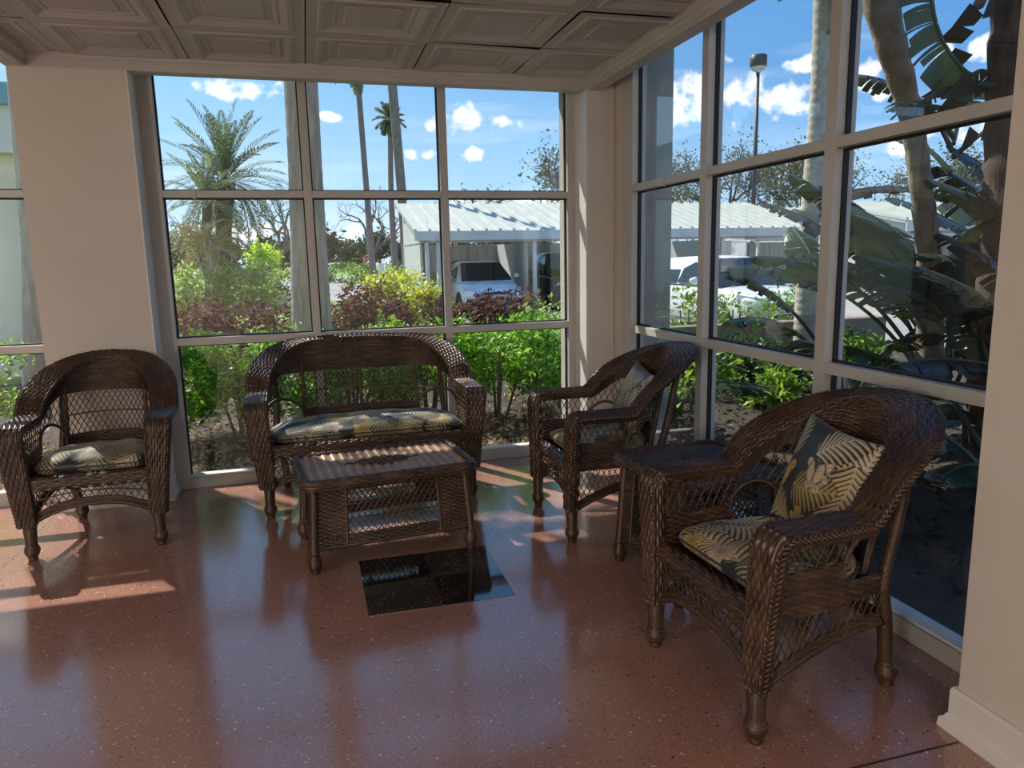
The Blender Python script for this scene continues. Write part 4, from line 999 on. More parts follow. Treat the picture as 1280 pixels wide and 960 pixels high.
palm('royal_palm', [(.02, 7.28, G), (.02, 7.28, .85), (.068, 7.25, 3.1), (.10, 7.22, 8.5)], [.30, .225, .185, .155, .15, .16], 'thick pale grey palm trunk right outside the wide window', 14, 2.6, .5, (-.2, 1.2), (.8, 1.5), mat='royal_trunk', seed=1, rings=.02)
palm('date_palm', [(-3.15, 30, G), (-2.95, 30, 2.2), (-2.65, 30, 4.5)], [.30, .27, .33], 'feathery date palm behind the variegated hedge', 56, 2.75, .46, (-.7, 1.53), (.35, 1.3), [(.16, .21, .11), (.22, .28, .15), (.12, .16, .085)], mat='dark_trunk', seed=2, rings=.1, wleaf=.05)
palm('young_date_palm', [(-3.35, 28, G), (-3.3, 28, 2.2), (-3.15, 28, 3.6)], [.16, .15, .17], 'paler short palm in front of the feathery date palm', 22, 1.8, .36, (-.3, 1.5), (.4, 1.0), [(.30, .34, .22), (.24, .29, .17)], mat='dark_trunk', seed=3, wleaf=.045)
palm('thin_palm', [(2.97, 34, G), (2.85, 34, 4.5), (2.70, 34, 10.2)], [.17, .13, .12], 'slender palm whose trunk rises beside the stop sign', 16, 1.5, .35, (-1.3, .7), (.3, 1.0), seed=4, group='slender palms in the lawn', wleaf=.06)
palm('thin_palm', [(4.68, 40, G), (4.62, 40, 4.5), (4.76, 40, 8.7)], [.19, .15, .13], 'slender palm with its whole round crown in view', 36, .85, .36, (-1.2, 1.45), (.2, .9), [(.13, .17, .07), (.19, .22, .10)], seed=5, group='slender palms in the lawn', wleaf=.05)
palm('thin_palm', [(3.52, 26, G), (3.36, 26, 4.0), (3.13, 26, 9.5), (3.0, 26, 13.5)], [.20, .165, .15, .14], 'leaning palm trunk beside the gable of the carport', 16, 1.8, .45, (-.9, 1.1), (.6, 1.4), seed=6, group='slender palms in the lawn', wleaf=.06)
palm('pale_palm', [(5.50, 7.12, G), (5.46, 7.12, 1.6), (5.50, 7.1, 3.4), (5.45, 7.1, 5.6)], [.15, .105, .10, .11], 'sunlit pale palm trunk behind the tall glazing', 12, 1.9, .4, (-.9, 1.2), (.8, 1.7), mat='pale_trunk', seed=7, rings=.05, wleaf=.05)
palm('grey_palm', [(-2.97, 9.0, G), (-2.90, 9.0, .7), (-2.78, 9.0, 1.9), (-2.73, 9.0, 3.0), (-2.6, 9.0, 6.0)], [.12, .115, .115, .115, .11], 'grey palm trunk beside the cream building, in the narrow side window', 10, 2.0, .4, (-.3, 1.2), (.8, 1.5), mat='royal_trunk', seed=8, rings=.03)
# dry multi-stemmed palm
rg = np.random.default_rng(77); root = empty('clumping_palm', (-3.0, 26.5, G), 0, 'straw-coloured clumping palm with several thin stems below the date palm', 'palm tree')
for i in range(9):
    a = rg.random() * 6.28; h = 1.5 + rg.random() * 1.5; e = np.array([.9 * math.cos(a) * rg.random(), .5 * math.sin(a), h])
    mb = MB(); mb.tube(bez([(e[0] * .2, e[1] * .2, 0), e * [.5, .5, .6], e], 10), .045, 6); mb.build('stem', 'pale_trunk', root)
    for j in range(5):
        mb = MB(); frond(mb, e, rg.random() * 6.28, 1.2 - .25 * j, 1.3, 1.4, .3, [(.42, .33, .18), (.36, .32, .16), (.25, .31, .12)], rg, 22, .05); mb.build('frond', 'leaf_dull', root)

def tree(name, loc, h, spread, label, leaf=None, nl=0, seed=0, group=None, depth=5, r0=.2, lsize=.3, bark='bark', sig=.35, trunk=.3, split=3):
    rg = np.random.default_rng(seed + 300); root = empty(name, (loc[0], loc[1], G), 0, label, 'tree', group)
    mb = MB(); tips = []
    def grow(p, d, L, r, k):
        q = p + d * L; m = (p + q) / 2 + rg.normal(size=3) * L * .06
        mb.tube([p, m, q], [r, r * .85, r * .7], 6 if k < 2 else 4, caps=False)
        if k >= depth - 2: tips.append(q); tips.append(m)
        if k >= depth: return
        for j in range(split if k else split + 1):
            a = rg.normal(size=3); a[2] *= .6; a[2] += .25; a[:2] *= spread
            nd = d * .75 + a * .62; nd /= np.linalg.norm(nd); grow(q if j else p + d * L * .8, nd, L * (.62 + .2 * rg.random()), r * .62, k + 1)
    grow(np.zeros(3), np.array([0, 0, 1.]) + rg.normal(size=3) * .05, h * trunk, r0, 0)
    mb.build('branches', bark, root)
    if leaf:
        T = np.array(tips); c = T[rg.integers(len(T), size=nl)] + rg.normal(size=(nl, 3)) * sig; c = c[c[:, 2] > h * .15]
        mb = MB(); leaves(mb, c, lsize, leaf, rg, .5, .4); mb.build('foliage', 'leaf_dull', root)
    return root
GREY = [(.15, .17, .09), (.22, .23, .14), (.10, .12, .06), (.28, .28, .19)]
tree('bare_tree', (-1.55, 45), 6.6, 1.0, 'bare grey tree between the date palm and the thick palm trunk', seed=1, group='leafless trees', depth=7, split=2, r0=.2)
tree('bare_tree', (4.25, 52), 7.6, 1.1, 'wide bare tree behind the stop sign', seed=2, group='leafless trees', depth=7, split=2, r0=.22)
tree('bare_tree', (-7.6, 52), 6.0, 1.0, 'bare twiggy tree at the far left edge of the wide window', seed=8, group='leafless trees', depth=7, split=2, r0=.2)
for i, (x, y, h, nl, lb) in enumerate(((14.5, 38, 9.0, 2600, 'grey-green oak behind the carport, cut by the corner pier'), (10.6, 44, 6.6, 1300, 'thin oak above the carport ridge beside the corner'), (19.2, 42, 8.6, 2400, 'oak behind the second bay of the long glazing, left of the lamp post'), (25.5, 42, 9.4, 2400, 'oak behind the parking lamp post'), (31.5, 40, 9.0, 2600, 'oak right of the parking lamp post'), (36.5, 37, 9.0, 2600, 'oak beyond the pale palm trunk'))):
    tree('oak_tree', (x, y), h * 1.12, 1.15, lb, GREY, int(nl * 1.9), 20 + i, 'oaks behind the carports', 5, .26, .21, sig=.45, trunk=.27)
for i in range(15):
    x = -24 + i * 4.4; lb = 'dark round-headed tree in the far tree line across the lawn'
    tree('distant_tree', (x, 118 + 7 * math.sin(i * 2)), 6.2 + 1.0 * math.sin(i * 3.3), 1.2, lb, [(.07, .10, .055), (.10, .13, .075), (.05, .075, .045)], 1500, 60 + i, 'far tree line', 4, .3, .8, sig=.8, trunk=.25)
for i, (x, y, h) in enumerate(((-9.5, 46, 2.8), (-8.4, 60, 3.6))):
    tree('small_lawn_tree', (x, y), h, .9, ('small green tree on the lawn at the left edge of the wide window', 'second small lawn tree, behind the first')[i], [(.25, .36, .08), (.36, .46, .13)], 700, 80 + i, None, 4, .12, .3, sig=.3, trunk=.4)

# ------------------------------------------------------------------ broad-leaved plants on the shaded side
BLADE = [(.030, .048, .026), (.045, .065, .034), (.026, .038, .024), (.065, .085, .045), (.05, .045, .03)]
def blade(mb, p, width, cols, rg, tear=.5, roll=0., hang=.35, side_ref=None, strips=34, halves=(1, 1)):
    """a torn banana-like blade along the midrib points p"""
    p = bez(p, 60); n = len(p); L = np.concatenate([[0], np.cumsum(np.linalg.norm(np.diff(p, axis=0), axis=1))]); t = L / L[-1]
    T = np.gradient(p, axis=0); T /= np.linalg.norm(T, axis=1)[:, None]
    ref = np.array(side_ref if side_ref is not None else (0, 0, 1.)); S_ = np.cross(T, ref); S_ /= np.linalg.norm(S_, axis=1)[:, None] + 1e-9; Nn = np.cross(S_, T)
    c0 = np.array(cols[rg.integers(len(cols))])
    mb.tube(p, np.linspace(.016, .005, n), 5, col=c0 * 1.6 + .02)
    for sg, part in ((1, halves[0]), (-1, halves[1])):
        sd = S_ * sg * math.cos(roll) + Nn * math.sin(roll)
        cut = np.sort(rg.random(int(strips * tear))); edges = np.unique(np.concatenate([[0, 1], cut]))
        for a, b in zip(edges[:-1], edges[1:]):
            gap = (b - a) * .10 + .003; k = max(2, int((b - a) * 40) + 2); s = np.linspace(a, b, k)
            base = np.stack([np.interp(s, t, p[:, i]) for i in range(3)], 1); sv = np.stack([np.interp(s, t, sd[:, i]) for i in range(3)], 1); tv = np.stack([np.interp(s, t, T[:, i]) for i in range(3)], 1)
            wv = part * width * np.sin(PI * np.clip(s * .93 + .05, 0, 1)) ** .55 * (.85 + .3 * rg.random()); hg = hang * (.6 + .9 * rg.random()); fw_ = .22 + .2 * rg.random()
            sq = np.linspace(a + gap * 2, b - gap * 2, k) if b - a > gap * 4.2 else s
            rows = []
            for j, x in enumerate(np.linspace(0, 1, 6)):
                q = base + sv * (wv * x)[:, None] + tv * (wv * x * fw_)[:, None] - np.array([0, 0, 1]) * (wv * hg * x * x)[:, None] + (s - (a + b) / 2)[:, None] * tv * (-.25 * x * (L[-1] * .25))
                rows.append(q)
            P = np.array(rows).transpose(1, 0, 2); mb.grid(P, col=np.broadcast_to(c0 * (.8 + .4 * rg.random()), P.shape))
    return mb
def broad_plant(name, base, label, leaves_, cols=BLADE, seed=0, cat='plant', group=None, trunk=None, trunk_r=None, trunk_mat='brown_trunk'):
    """leaves_: rows of (start height, azimuth deg, elevation deg, petiole, blade length, width, bend deg)"""
    rg = np.random.default_rng(seed + 700); root = empty(name, (base[0], base[1], G), 0, label, cat, group); b0 = np.array([base[0], base[1], G])
    if trunk is not None:
        q = bez(trunk, 80) - b0; r = np.interp(np.linspace(0, 1, len(q)), np.linspace(0, 1, len(trunk_r)), trunk_r) * (1 + .10 * ((np.arange(len(q)) % 5) / 4 - .5))
        mb = MB(); mb.tube(q, r, 14); mb.build('trunk', trunk_mat, root, True)
    for (z, az, el, pet, bl, wd, bend) in leaves_:
        az, el, bend = math.radians(az), math.radians(el), math.radians(bend)
        d = np.array([math.cos(az), math.sin(az), 0]); n = 24; tot = pet + bl; s = np.linspace(0, 1, n)
        e = el - bend * s ** 1.3; stp = np.cos(e)[:, None] * d + np.sin(e)[:, None] * np.array([0, 0, 1.]); p = np.array([0, 0, z]) + np.concatenate([[np.zeros(3)], np.cumsum(stp[:-1] * tot / (n - 1), 0)])
        k = max(2, int(n * pet / tot)); mb = MB(); c0 = np.array(cols[rg.integers(len(cols))])
        mb.tube(p[:k + 1], np.linspace(.022, .014, k + 1), 6, col=c0 * 1.5 + .02); blade(mb, p[k:], wd, cols, rg, .55, hang=.35); mb.build('leaf', 'leaf_big', root)
    return root
R_ = lambda *a: a
broad_plant('traveller_palm', (4.55, 4.4), 'leaning scarred trunk with torn leaves, outside the bay nearest the pillar',
    [R_(2.35, 150, 55, .25, .75, .16, 60), R_(2.3, 30, 60, .3, .9, .18, 80), R_(2.25, 200, 40, .25, .7, .15, 60), R_(2.1, 100, 50, .3, .8, .16, 70), R_(2.2, -40, 45, .3, .9, .18, 80), R_(1.9, 170, 20, .3, .7, .16, 50), R_(1.8, 260, 30, .3, .8, .17, 60)], seed=1,
    cat='plant', trunk=[(4.55, 4.4, G), (4.4, 4.35, 1.2), (4.13, 4.22, 1.9), (3.96, 4.2, 2.42), (3.69, 4.2, 3.05), (3.45, 4.2, 3.9)], trunk_r=[.12, .085, .072, .072, .105, .12])
mb = MB()
fp = broad_plant('fibrous_palm', (4.02, 3.6), 'dark shaggy trunk outside, closest to the foreground pillar', [R_(2.5, 160, 10, .1, .5, .1, 70)], seed=2, trunk=[(4.22, 3.6, G), (4.20, 3.6, 1.4), (4.16, 3.6, 2.6), (4.12, 3.6, 4.2)], trunk_r=[.17, .14, .16, .17], trunk_mat='dark_trunk')
mb = MB(); rg = np.random.default_rng(3)
b0 = np.array([4.02, 3.6, G])
blade(mb, np.array([(4.13, 3.66, 2.46), (4.02, 3.7, 2.55), (3.91, 3.7, 2.53), (3.775, 3.7, 2.62), (3.66, 3.7, 2.75), (3.59, 3.7, 2.92), (3.55, 3.7, 3.2), (3.54, 3.7, 3.5)]) - b0, .165, [(.06, .085, .04)], rg, .9, roll=0, hang=.25, side_ref=(-.35, -.93, .1), strips=44, halves=(.10, 1)); mb.build('leaf', 'leaf_big', fp)
for i in range(26):
    a = rg.random() * 6.28; z = 2.2 + rg.random() * 1.2; mb = MB() if i == 0 else mb
    d = np.array([math.cos(a), math.sin(a), 0]); p0 = np.array([0, 0, z]) + d * .14
    mb.add([p0, p0 + d * .10 + [0, 0, .06], p0 + d * (.18 + .1 * rg.random()) + [0, 0, -.02 - .1 * rg.random()], p0 + d * .06 + [0, 0, -.06]], [(0, 1, 2, 3)], col=(.07, .055, .04))
mb.build('fibre_boots', 'leaf_dull', fp)
clumps = [((4.30, 5.05), 'broad-leaved clump nearest the pale palm trunk', [R_(.2, 195, 62, .95, .85, .17, 75), R_(.2, 215, 50, .8, .9, .18, 55), R_(.3, 140, 70, .9, .8, .17, 60), R_(.3, 80, 75, 1.0, .9, .18, 50), R_(.2, 260, 60, .8, .8, .17, 70), R_(.2, 310, 65, 1.0, .9, .19, 60), R_(.1, 170, 35, .6, .7, .15, 40)]),
          ((4.75, 4.0), 'broad-leaved clump below the leaning scarred trunk', [R_(.2, 150, 72, 1.2, .9, .20, 70), R_(.2, 190, 66, 1.1, 1.0, .20, 60), R_(.2, 230, 60, .9, .9, .18, 70), R_(.2, 110, 78, 1.3, 1.0, .20, 60), R_(.2, 280, 65, 1.0, .9, .18, 60), R_(.2, 30, 70, 1.2, 1.0, .2, 60), R_(.1, 200, 40, .7, .8, .17, 50), R_(.1, 170, 50, .8, .7, .16, 40)]),
          ((3.75, 3.05), 'low broad-leaved clump behind the nearest armchair, outside the glass', [R_(.1, 150, 60, .5, .7, .15, 80), R_(.1, 100, 65, .6, .8, .16, 70), R_(.1, 60, 70, .8, .8, .17, 60), R_(.1, 200, 50, .4, .6, .14, 70), R_(.1, 20, 60, .7, .8, .17, 60), R_(.1, 260, 55, .5, .7, .15, 60)]),
          ((5.1, 3.3), 'tall broad-leaved clump farthest behind, beside the shaggy trunk', [R_(.2, 160, 76, 1.4, 1.0, .21, 60), R_(.2, 200, 70, 1.2, 1.0, .2, 60), R_(.2, 120, 80, 1.5, 1.0, .2, 50), R_(.2, 90, 70, 1.2, 1.0, .2, 60), R_(.2, 240, 70, 1.2, 1.0, .2, 60), R_(.2, 60, 65, 1.2, 1.1, .2, 70), R_(.2, 180, 55, 1.0, .9, .18, 50)]),
          ((5.35, 5.0), 'broad-leaved clump in the gap between the pale trunk and the leaning trunk', [R_(.2, 180, 72, 1.1, .9, .19, 70), R_(.2, 220, 66, 1.0, .9, .18, 60), R_(.2, 150, 78, 1.2, .9, .18, 50), R_(.2, 260, 70, 1.1, 1.0, .2, 60), R_(.2, 90, 75, 1.1, .9, .18, 60), R_(.2, 300, 60, .9, .9, .18, 60)])]
big = [R_(.3, a, e, 1.25, 1.1, .23, bd) for a, e, bd in ((165, 78, 55), (200, 70, 65), (235, 66, 60), (130, 74, 60), (185, 58, 60), (215, 48, 50), (95, 76, 60), (270, 70, 60), (150, 62, 75))]
clumps += [((4.95, 4.75), 'dense broad-leaved clump behind the leaning trunk, against the parking', big), ((5.75, 4.15), 'broad-leaved clump at the back of the bed, behind the shaggy trunk', big), ((5.9, 5.6), 'broad-leaved clump at the back of the bed, right of the pale palm trunk', big),
           ((4.55, 3.05), 'broad-leaved clump between the shaggy trunk and the glass', [R_(.2, a, e, .95, .95, .2, bd) for a, e, bd in ((160, 75, 55), (200, 66, 65), (130, 70, 60), (100, 78, 60), (70, 70, 60), (220, 60, 60), (180, 50, 60))])]
for i, (b, lb, lv) in enumerate(clumps): broad_plant('bird_of_paradise_plant', b, lb, lv, seed=10 + i, group='broad-leaved plants outside the glazing')
for i, (x, y, z, az, lb) in enumerate(((3.55, 5.0, .02, 2.4, 'curled dry leaf sheath lying on the bed at the foot of the pale palm'),)):
    mb = MB(); blade(mb, [(x, y, G + .06), (x + .25, y + .12, G + .16), (x + .5, y + .2, G + .12)], .09, [(.05, .06, .07)], np.random.default_rng(9), .2); tag(mb.build('fallen_leaf', 'leaf_big'), lb, 'leaf')

# ------------------------------------------------------------------ planter wall with its shrubs
mb = MB(); mb.box(2.75, 7.6, 8.2, 8.42, G, .60); o = mb.build('planter_wall', 'concrete', bevel=.012); tag(o, 'low tan concrete wall under the white car, outside the tall glazing', 'wall'); o['kind'] = 'structure'
for i in range(7):
    x = 3.0 + i * .66
    shrub('planter_shrub', (x, 8.95), (.40, .38), .2, 1.02 + .08 * math.sin(i * 2.3), 750, .085, [(.20, .34, .07), (.34, .46, .13), (.12, .22, .05), (.42, .52, .2)], 'small-leaved green shrub in the row behind the low concrete wall', 'shrub', 'shrubs behind the low concrete wall', 90 + i, sig=.08, stems=3, box=False)

# ------------------------------------------------------------------ carports
def carport(name, x0, x1, y0, y1, label, ze=2.24, zr=3.28, gable=True, dividers=(), posts=()):
    root = empty(name, (x0, y0, G), 0, label, 'carport'); o = np.array([x0, y0, G]); w_, d_ = x1 - x0, y1 - y0
    ze, zr = ze - G, zr - G; d2 = d_ + .25
    mb = MB(); nrib = int(w_ / .38)
    mb.prism([(-.25, -.1, ze), (-.25, d_, zr), (-.25, d2, zr - .08), (-.25, d2, zr - .14), (-.25, d_, zr - .06), (-.25, -.1, ze - .06)], (w_ + .5, 0, 0)); mb.build('roof', 'roof_metal', root)
    for i in range(nrib + 1):
        x = -.23 + i * (w_ + .46) / nrib; mb = MB(); mb.prism([(x - .035, -.1, ze), (x - .035, -.1, ze + .07), (x - .035, d_, zr + .07), (x - .035, d_, zr)], (.07, 0, 0)); mb.build('roof_rib', 'roof_metal', root)
    mb = MB(); mb.box(-.25, w_ + .25, -.12, -.08, ze - .24, ze + .01); mb.build('fascia', 'carport_white', root)
    mb = MB(); mb.box(-.1, w_ + .1, .0, .12, ze - .30, ze - .06); mb.build('front_beam', 'carport_dark', root)
    mb = MB(); mb.box(0, w_, d_ + .3, d_ + .36, 0, ze - .28); mb.build('back_wall', 'carport_paint', root)
    for i in range(int(w_ / .3)):
        mb = MB(); mb.box(.1 + i * .3, .14 + i * .3, d_ + .25, d_ + .3, 0, ze - .28); mb.build('wall_batten', 'carport_paint', root)
    if gable:
        for x in (0, w_ - .06):
            mb = MB(); mb.prism([(x, .0, ze - .28), (x, .0, ze - .05), (x, d_, zr - .08), (x, d_ + .2, zr - .12), (x, d_ + .2, ze - .28)], (.06, 0, 0)); mb.build('gable', 'carport_white', root)
        mb = MB(); mb.box(.02, .08, .8, d_ + .3, 0, ze - .28); mb.build('end_wall', 'carport_paint', root)
    for x in dividers:
        mb = MB(); mb.box(x, x + .08, .9, d_ + .3, 0, ze - .3); mb.build('divider_wall', 'carport_paint', root)
    for x in posts:
        mb = MB(); mb.box(x - .05, x + .05, .12, .22, 0, ze - .28); mb.build('post', 'carport_white', root)
    return root
cp = carport('carport', 3.12, 15.3, 20.0, 24.0, 'long grey carport with a pale ribbed metal roof behind the hedge', dividers=(3.15, 6.2, 9.2), posts=(.12, .42, 3.2, 6.25, 9.25, 12.0))
carport('far_carport', 19.5, 34, 29.0, 32.6, 'second carport roof, farther off, behind the lamp post', ze=2.3, zr=3.7, posts=(.2, 4.5, 9, 13.5))
carport('side_carport', 13.5, 22, 14.0, 17.0, 'third pale carport roof glimpsed between the broad leaves', ze=2.15, zr=2.75, posts=(.2, 4, 8))
# small dark nameplate on the back wall above the white car
mb = MB(); rg = np.random.default_rng(8); x = 4.70
for k in range(16):
    if k != 7: mb.box(x, x + .014, 24.20, 24.245, 1.29, 1.41); mb.box(x, x + .034, 24.20, 24.245, 1.29 + .05 * (k % 3), 1.31 + .05 * (k % 3)); mb.box(x + .026, x + .038, 24.20, 24.245, 1.29 + .04 * (k % 2), 1.41)
    x += .056
tag(mb.build('wall_lettering', 'grey_letters'), 'faint row of dark lettering on the carport wall above the white saloon', 'sign')

# ------------------------------------------------------------------ cars
def car(name, loc, rz, label, paint, L=4.55, w=.885, H=1.44, hood=.90, belt=.95, suv=False):
    root = empty(name, (loc[0], loc[1], G + .015), rz, label, 'car')
    if not suv: st = [(0, .60, .28, .60), (.05, .70, .22, .66), (.18, .81, .20, .72), (.55, .87, .20, .80), (1.15, w, .20, hood), (1.4, w, .20, belt), (3.4, w, .20, belt + .02), (4.1, w * .97, .24, belt + .03), (L - .1, w * .9, .3, belt - .02), (L, w * .8, .36, belt - .12)]
    else: st = [(0, .66, .30, .66), (.06, .76, .26, .74), (.2, .85, .24, .80), (.55, w * .98, .24, .87), (1.1, w, .24, hood), (1.3, w, .24, belt), (3.4, w, .24, belt + .03), (L - .25, w * .98, .28, belt + .04), (L - .05, w * .94, .34, belt), (L, w * .86, .4, belt - .1)]
    rows = []
    for y, ww, zb, zt in st:
        half = [(0, zb), (ww * .80, zb), (ww * .97, zb + .10), (ww, (zb + zt) * .5), (ww * .985, zt - .12), (ww * .93, zt - .03), (ww * .72, zt + .008), (ww * .3, zt + .022), (0, zt + .026)]
        rows.append([(x, y, z) for x, z in half] + [(-x, y, z) for x, z in half[-2:0:-1]])
    mb = MB(); mb.grid(np.array(rows), wrap_v=True, flip=True); m = len(rows[0]); mb.ng += [list(range(m)), [(len(rows) - 1) * m + j for j in range(m)][::-1]]
    o = mb.build('body', paint, root, True); sub = o.modifiers.new('smooth', 'SUBSURF'); sub.levels = sub.render_levels = 1
    rf = w * .70
    gh = [(1.08, w * .90, hood - .02, 0), (1.95, rf, H - .05, H), (2.4, rf * 1.03, H - .03, H + .025), (3.1 if not suv else 3.75, rf, H - .06, H - .01), ((4.0 if not suv else L - .22), w * .86, belt + .02, 0)]
    a, b_, c, d, e = gh
    # greenhouse: roof skin, pillars as one painted shell with dark panes set on it
    ring = []
    for (y, hw, z, zc) in gh:
        top = zc if zc else z + .01
        ring.append([(-w * .93, y, min(z, belt)), (-hw, y, z), (-hw * .8, y, top), (0, y, top + (.015 if zc else .005)), (hw * .8, y, top), (hw, y, z), (w * .93, y, min(z, belt))])
    mb = MB(); mb.grid(np.array(ring), flip=True); mb.build('cabin', paint, root, True)
    def pane(nm, q, off):
        q = np.array(q, float); n = np.cross(q[1] - q[0], q[3] - q[0]); n /= np.linalg.norm(n); n *= off
        mb = MB(); mb.prism(q - n * .2, n * 1.2); mb.build(nm, 'car_glass', root)
    def lerp(p, q, t): return tuple(np.array(p) + (np.array(q) - np.array(p)) * t)
    A0, A1 = (-a[1] * .93, a[0] - .0, a[2] + .02), (a[1] * .93, a[0], a[2] + .02); B0, B1 = (-b_[1] * .93, b_[0], b_[3] - .005), (b_[1] * .93, b_[0], b_[3] - .005)
    pane('windscreen', [lerp(A0, B0, .04), lerp(A1, B1, .04), lerp(A1, B1, .93), lerp(A0, B0, .93)], .03)
    E0, E1 = (-e[1] * .9, e[0], e[2] + .02), (e[1] * .9, e[0], e[2] + .02); D0, D1 = (-d[1] * .93, d[0], d[3] - .01), (d[1] * .93, d[0], d[3] - .01)
    pane('rear_window', [lerp(E1, D1, .06), lerp(E0, D0, .06), lerp(E0, D0, .9), lerp(E1, D1, .9)], .03)
    for sg in (-1, 1):
        lo = lambda y: (sg * w * .955, y, belt + .03); hi = lambda y: (sg * (rf + .015), y, H - .085)
        for (y0, y1, y2, y3) in (((1.50, 2.35, 2.35, 1.98)), ((2.43, 3.25 if not suv else 3.15, 3.02 if not suv else 3.12, 2.43))):
            q = [lo(y0), lo(y1), hi(y2), hi(y3)]; pane('side_window', q if sg < 0 else q[::-1], .018)
        if suv: q = [lo(3.24), lo(3.95), hi(3.72), hi(3.22)]; pane('side_window', q if sg < 0 else q[::-1], .018)
        mb = MB(); pts = [(sg * (w + .03), 1.52, belt + .05), (sg * (w + .10), 1.50, belt + .09), (sg * (w + .19), 1.52, belt + .08)]
        mb.tube(pts, [.025, .075, .045], 10); mb.build('wing_mirror', paint, root, True)
        q = [(sg * .36, .02, .60), (sg * .62, .12, .57), (sg * .83, .42, .66), (sg * .80, .44, .755), (sg * .60, .14, .70), (sg * .40, .04, .655)] if not suv else [(sg * .42, .03, .64), (sg * .70, .14, .63), (sg * .86, .42, .72), (sg * .83, .44, .82), (sg * .66, .15, .77), (sg * .46, .05, .72)]
        mb = MB(); mb.prism(np.array(q) + [0, -.045, .0], (0, .05, 0)); mb.build('headlamp', 'lamp_clear', root)
        mb = MB(); mb.prism([(sg * .62, .0, .30), (sg * .80, .10, .30), (sg * .80, .10, .46), (sg * .66, .0, .42)], (0, .08, 0)); mb.build('fog_lamp_recess', 'car_trim', root)
        for y in (.88, L - .95):
            R = .325 if not suv else .35; Mx = Matrix.Translation((sg * (w - .09), y, R)) @ Matrix.Rotation(PI / 2, 4, 'Y')
            mb = MB(); mb.lathe([(R * .62, -.10), (R * .95, -.10), (R, -.06), (R, .06), (R * .95, .10), (R * .62, .10)], 0, 0, 0, 28, Mx); o = mb.build('wheel', 'tyre', root, True)
            mb = MB(); mb.lathe([(.02, -.085), (R * .62, -.07), (R * .64, .0), (R * .62, .07), (.02, .085)], 0, 0, 0, 20, Mx); mb.build('wheel_hub', 'alloy', o, True)
    mb = MB(); mb.prism([(-.40, -.03, .575), (.40, -.03, .575), (.36, -.03, .64), (-.36, -.03, .64)], (0, .06, 0)); g = mb.build('upper_grille', 'car_trim', root)
    mb = MB(); mb.prism([(-.52, -.025, .27), (.52, -.025, .27), (.44, -.025, .47), (-.44, -.025, .47)], (0, .06, 0)); mb.build('lower_grille', 'car_trim', root)
    mb = MB(); th = np.linspace(0, 2 * PI, 20); mb.tube(np.stack([.055 * np.cos(th), np.full(20, -.04), .615 + .035 * np.sin(th)], 1), .007, 5); mb.build('emblem', 'alloy', g, True)
    return root
car('white_saloon_car', (4.93, 19.2), 0, 'white saloon car parked nose-out under the carport', 'car_white')
car('black_car', (7.75, 19.5), 0, 'dark car in the next carport bay, cut off by the corner pier', 'car_dark', 4.7, .92, 1.65, 1.0, 1.05, True)
car('white_estate_car', (8.15, 11.0), math.radians(3), 'white car behind the low concrete wall, seen through the tall glazing', 'car_white', 4.5, .90, 1.47, .90, .96, True)

# ------------------------------------------------------------------ signs, lamp post, neighbouring building
root = empty('stop_sign', (3.87, 48, G), 0, 'small red octagonal stop sign across the drive', 'sign')
mb = MB(); mb.tube([(0, .04, 0), (0, .04, 1.95)], .03, 8); mb.build('post', 'carport_white', root)
oc = lambda r: [(r * math.cos(PI / 8 + k * PI / 4), -.0, 1.62 + r * math.sin(PI / 8 + k * PI / 4)) for k in range(8)]
mb = MB(); mb.prism(oc(.31), (0, .02, 0)); mb.build('white_border', 'white_sign', root)
mb = MB(); mb.prism([(x, -.004, z) for x, _, z in oc(.285)], (0, .01, 0)); mb.build('sign_face', 'red_sign', root)
fc = bpy.data.curves.new('lettering', 'FONT'); fc.body = 'STOP'; fc.size = .22; fc.align_x = 'CENTER'; fc.align_y = 'CENTER'; fc.extrude = .002
ft = bpy.data.objects.new('lettering_curve', fc); COL.objects.link(ft); bpy.context.view_layer.update()
me = bpy.data.meshes.new_from_object(ft.evaluated_get(bpy.context.evaluated_depsgraph_get())); bpy.data.objects.remove(ft)
me.materials.clear(); me.materials.append(M['white_sign'])
fo = bpy.data.objects.new('lettering', me); link(fo, root); fo.location = (0, -.008, 1.62); fo.rotation_euler = (PI / 2, 0, 0)
root = empty('utility_cabinet', (3.78, 38, G), 0, 'white cabinet with a side post beside the slender palm trunk', 'cabinet')
mb = MB(); mb.box(-.21, .17, -.1, .1, .92, 1.42); mb.build('cabinet_box', 'white_sign', root, bevel=.015)
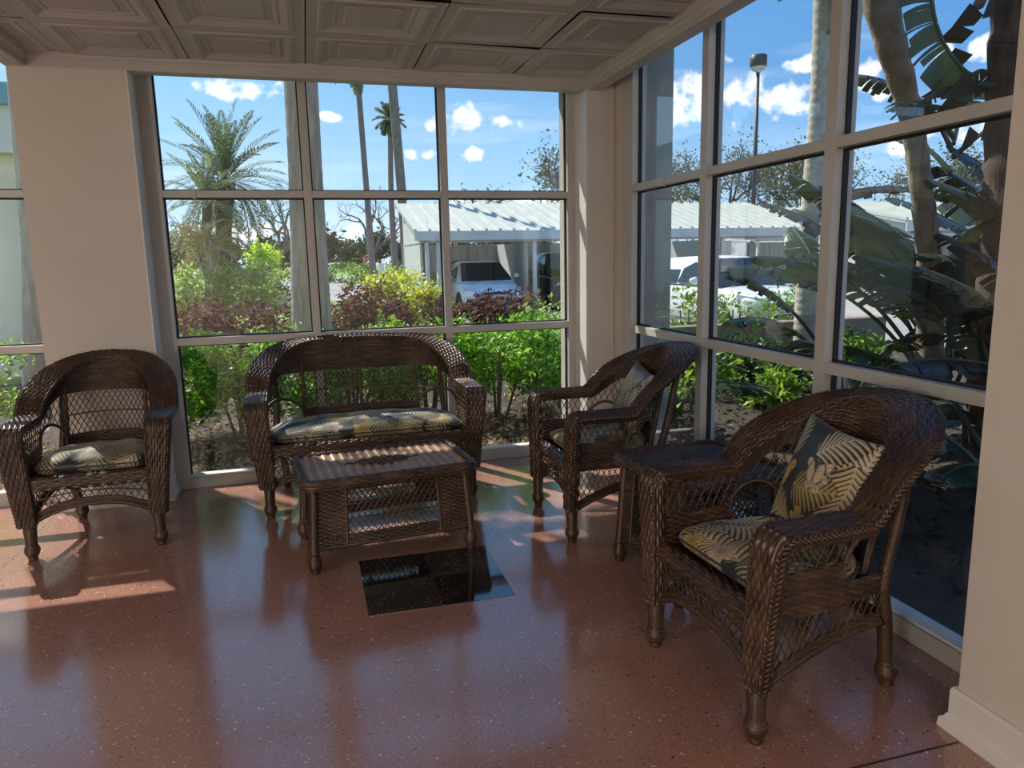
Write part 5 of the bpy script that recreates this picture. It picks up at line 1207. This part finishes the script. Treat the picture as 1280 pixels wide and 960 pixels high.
mb = MB(); mb.box(.17, .25, -.08, .08, 0, 1.50); mb.build('post', 'white_sign', root); mb = MB(); mb.box(-.2, -.12, -.06, .06, 0, .95); mb.build('post', 'white_sign', root)
root = empty('parking_lamp', (23.95, 36, G), 0, 'tall dark parking lamp post with a drum head behind the carport', 'lamp post')
mb = MB(); mb.tube([(0, 0, 0), (0, 0, 11.1)], [.14, .09], 12); mb.build('pole', 'pole', root, True)
mb = MB(); mb.lathe([(.05, 11.0), (.30, 11.14), (.40, 11.22), (.41, 11.3)], 0, 0, 0, 20); mb.build('lens', 'lamp_clear', root, True)
mb = MB(); mb.lathe([(.41, 11.30), (.44, 11.32), (.44, 11.86), (.38, 11.9), (.02, 11.92)], 0, 0, 0, 20); mb.build('lamp_head', 'pole', root, True)
root = empty('cream_building', (-3.72, 12, G), 0, 'cream rendered building with a green roof edge, in the narrow side window', 'building')
mb = MB(); mb.box(-9, 0, 0, 8, 0, 3.15); mb.build('rendered_wall', 'cream_stucco', root)
mb = MB(); mb.box(-9.2, .05, -.2, 8.2, 3.12, 3.74); mb.build('white_fascia', 'white_sign', root)
mb = MB(); mb.prism([(-9.3, -.3, 3.74), (.12, -.3, 3.74), (.02, -.1, 4.06), (-9.0, -.1, 4.06)], (0, 7, 0)); mb.build('roof_edge', 'green_metal', root)
# added fill lights, unseen: ceiling height behind the camera and in the left bay
for i, (x, y, z, e, sz) in enumerate(((.3, -2.6, 2.60, 60, 1.6), (-4.05, .8, 2.86, 45, .8))):
    ld = bpy.data.lights.new('ceiling_fill', 'AREA'); ld.shape = 'SQUARE'; ld.size = sz; ld.energy = e; ld.color = (1, .90, .79)
    lo = bpy.data.objects.new('ceiling_fill', ld); COL.objects.link(lo); lo.location = (x, y, z)

# added point fill to brighten the room, unseen behind the camera to the left
ld = bpy.data.lights.new('room_fill', 'POINT'); ld.shadow_soft_size = .35; ld.energy = 215; ld.color = (1, .89, .77)
lo = bpy.data.objects.new('room_fill', ld); COL.objects.link(lo); lo.location = (-3.3, -2.2, 1.5)
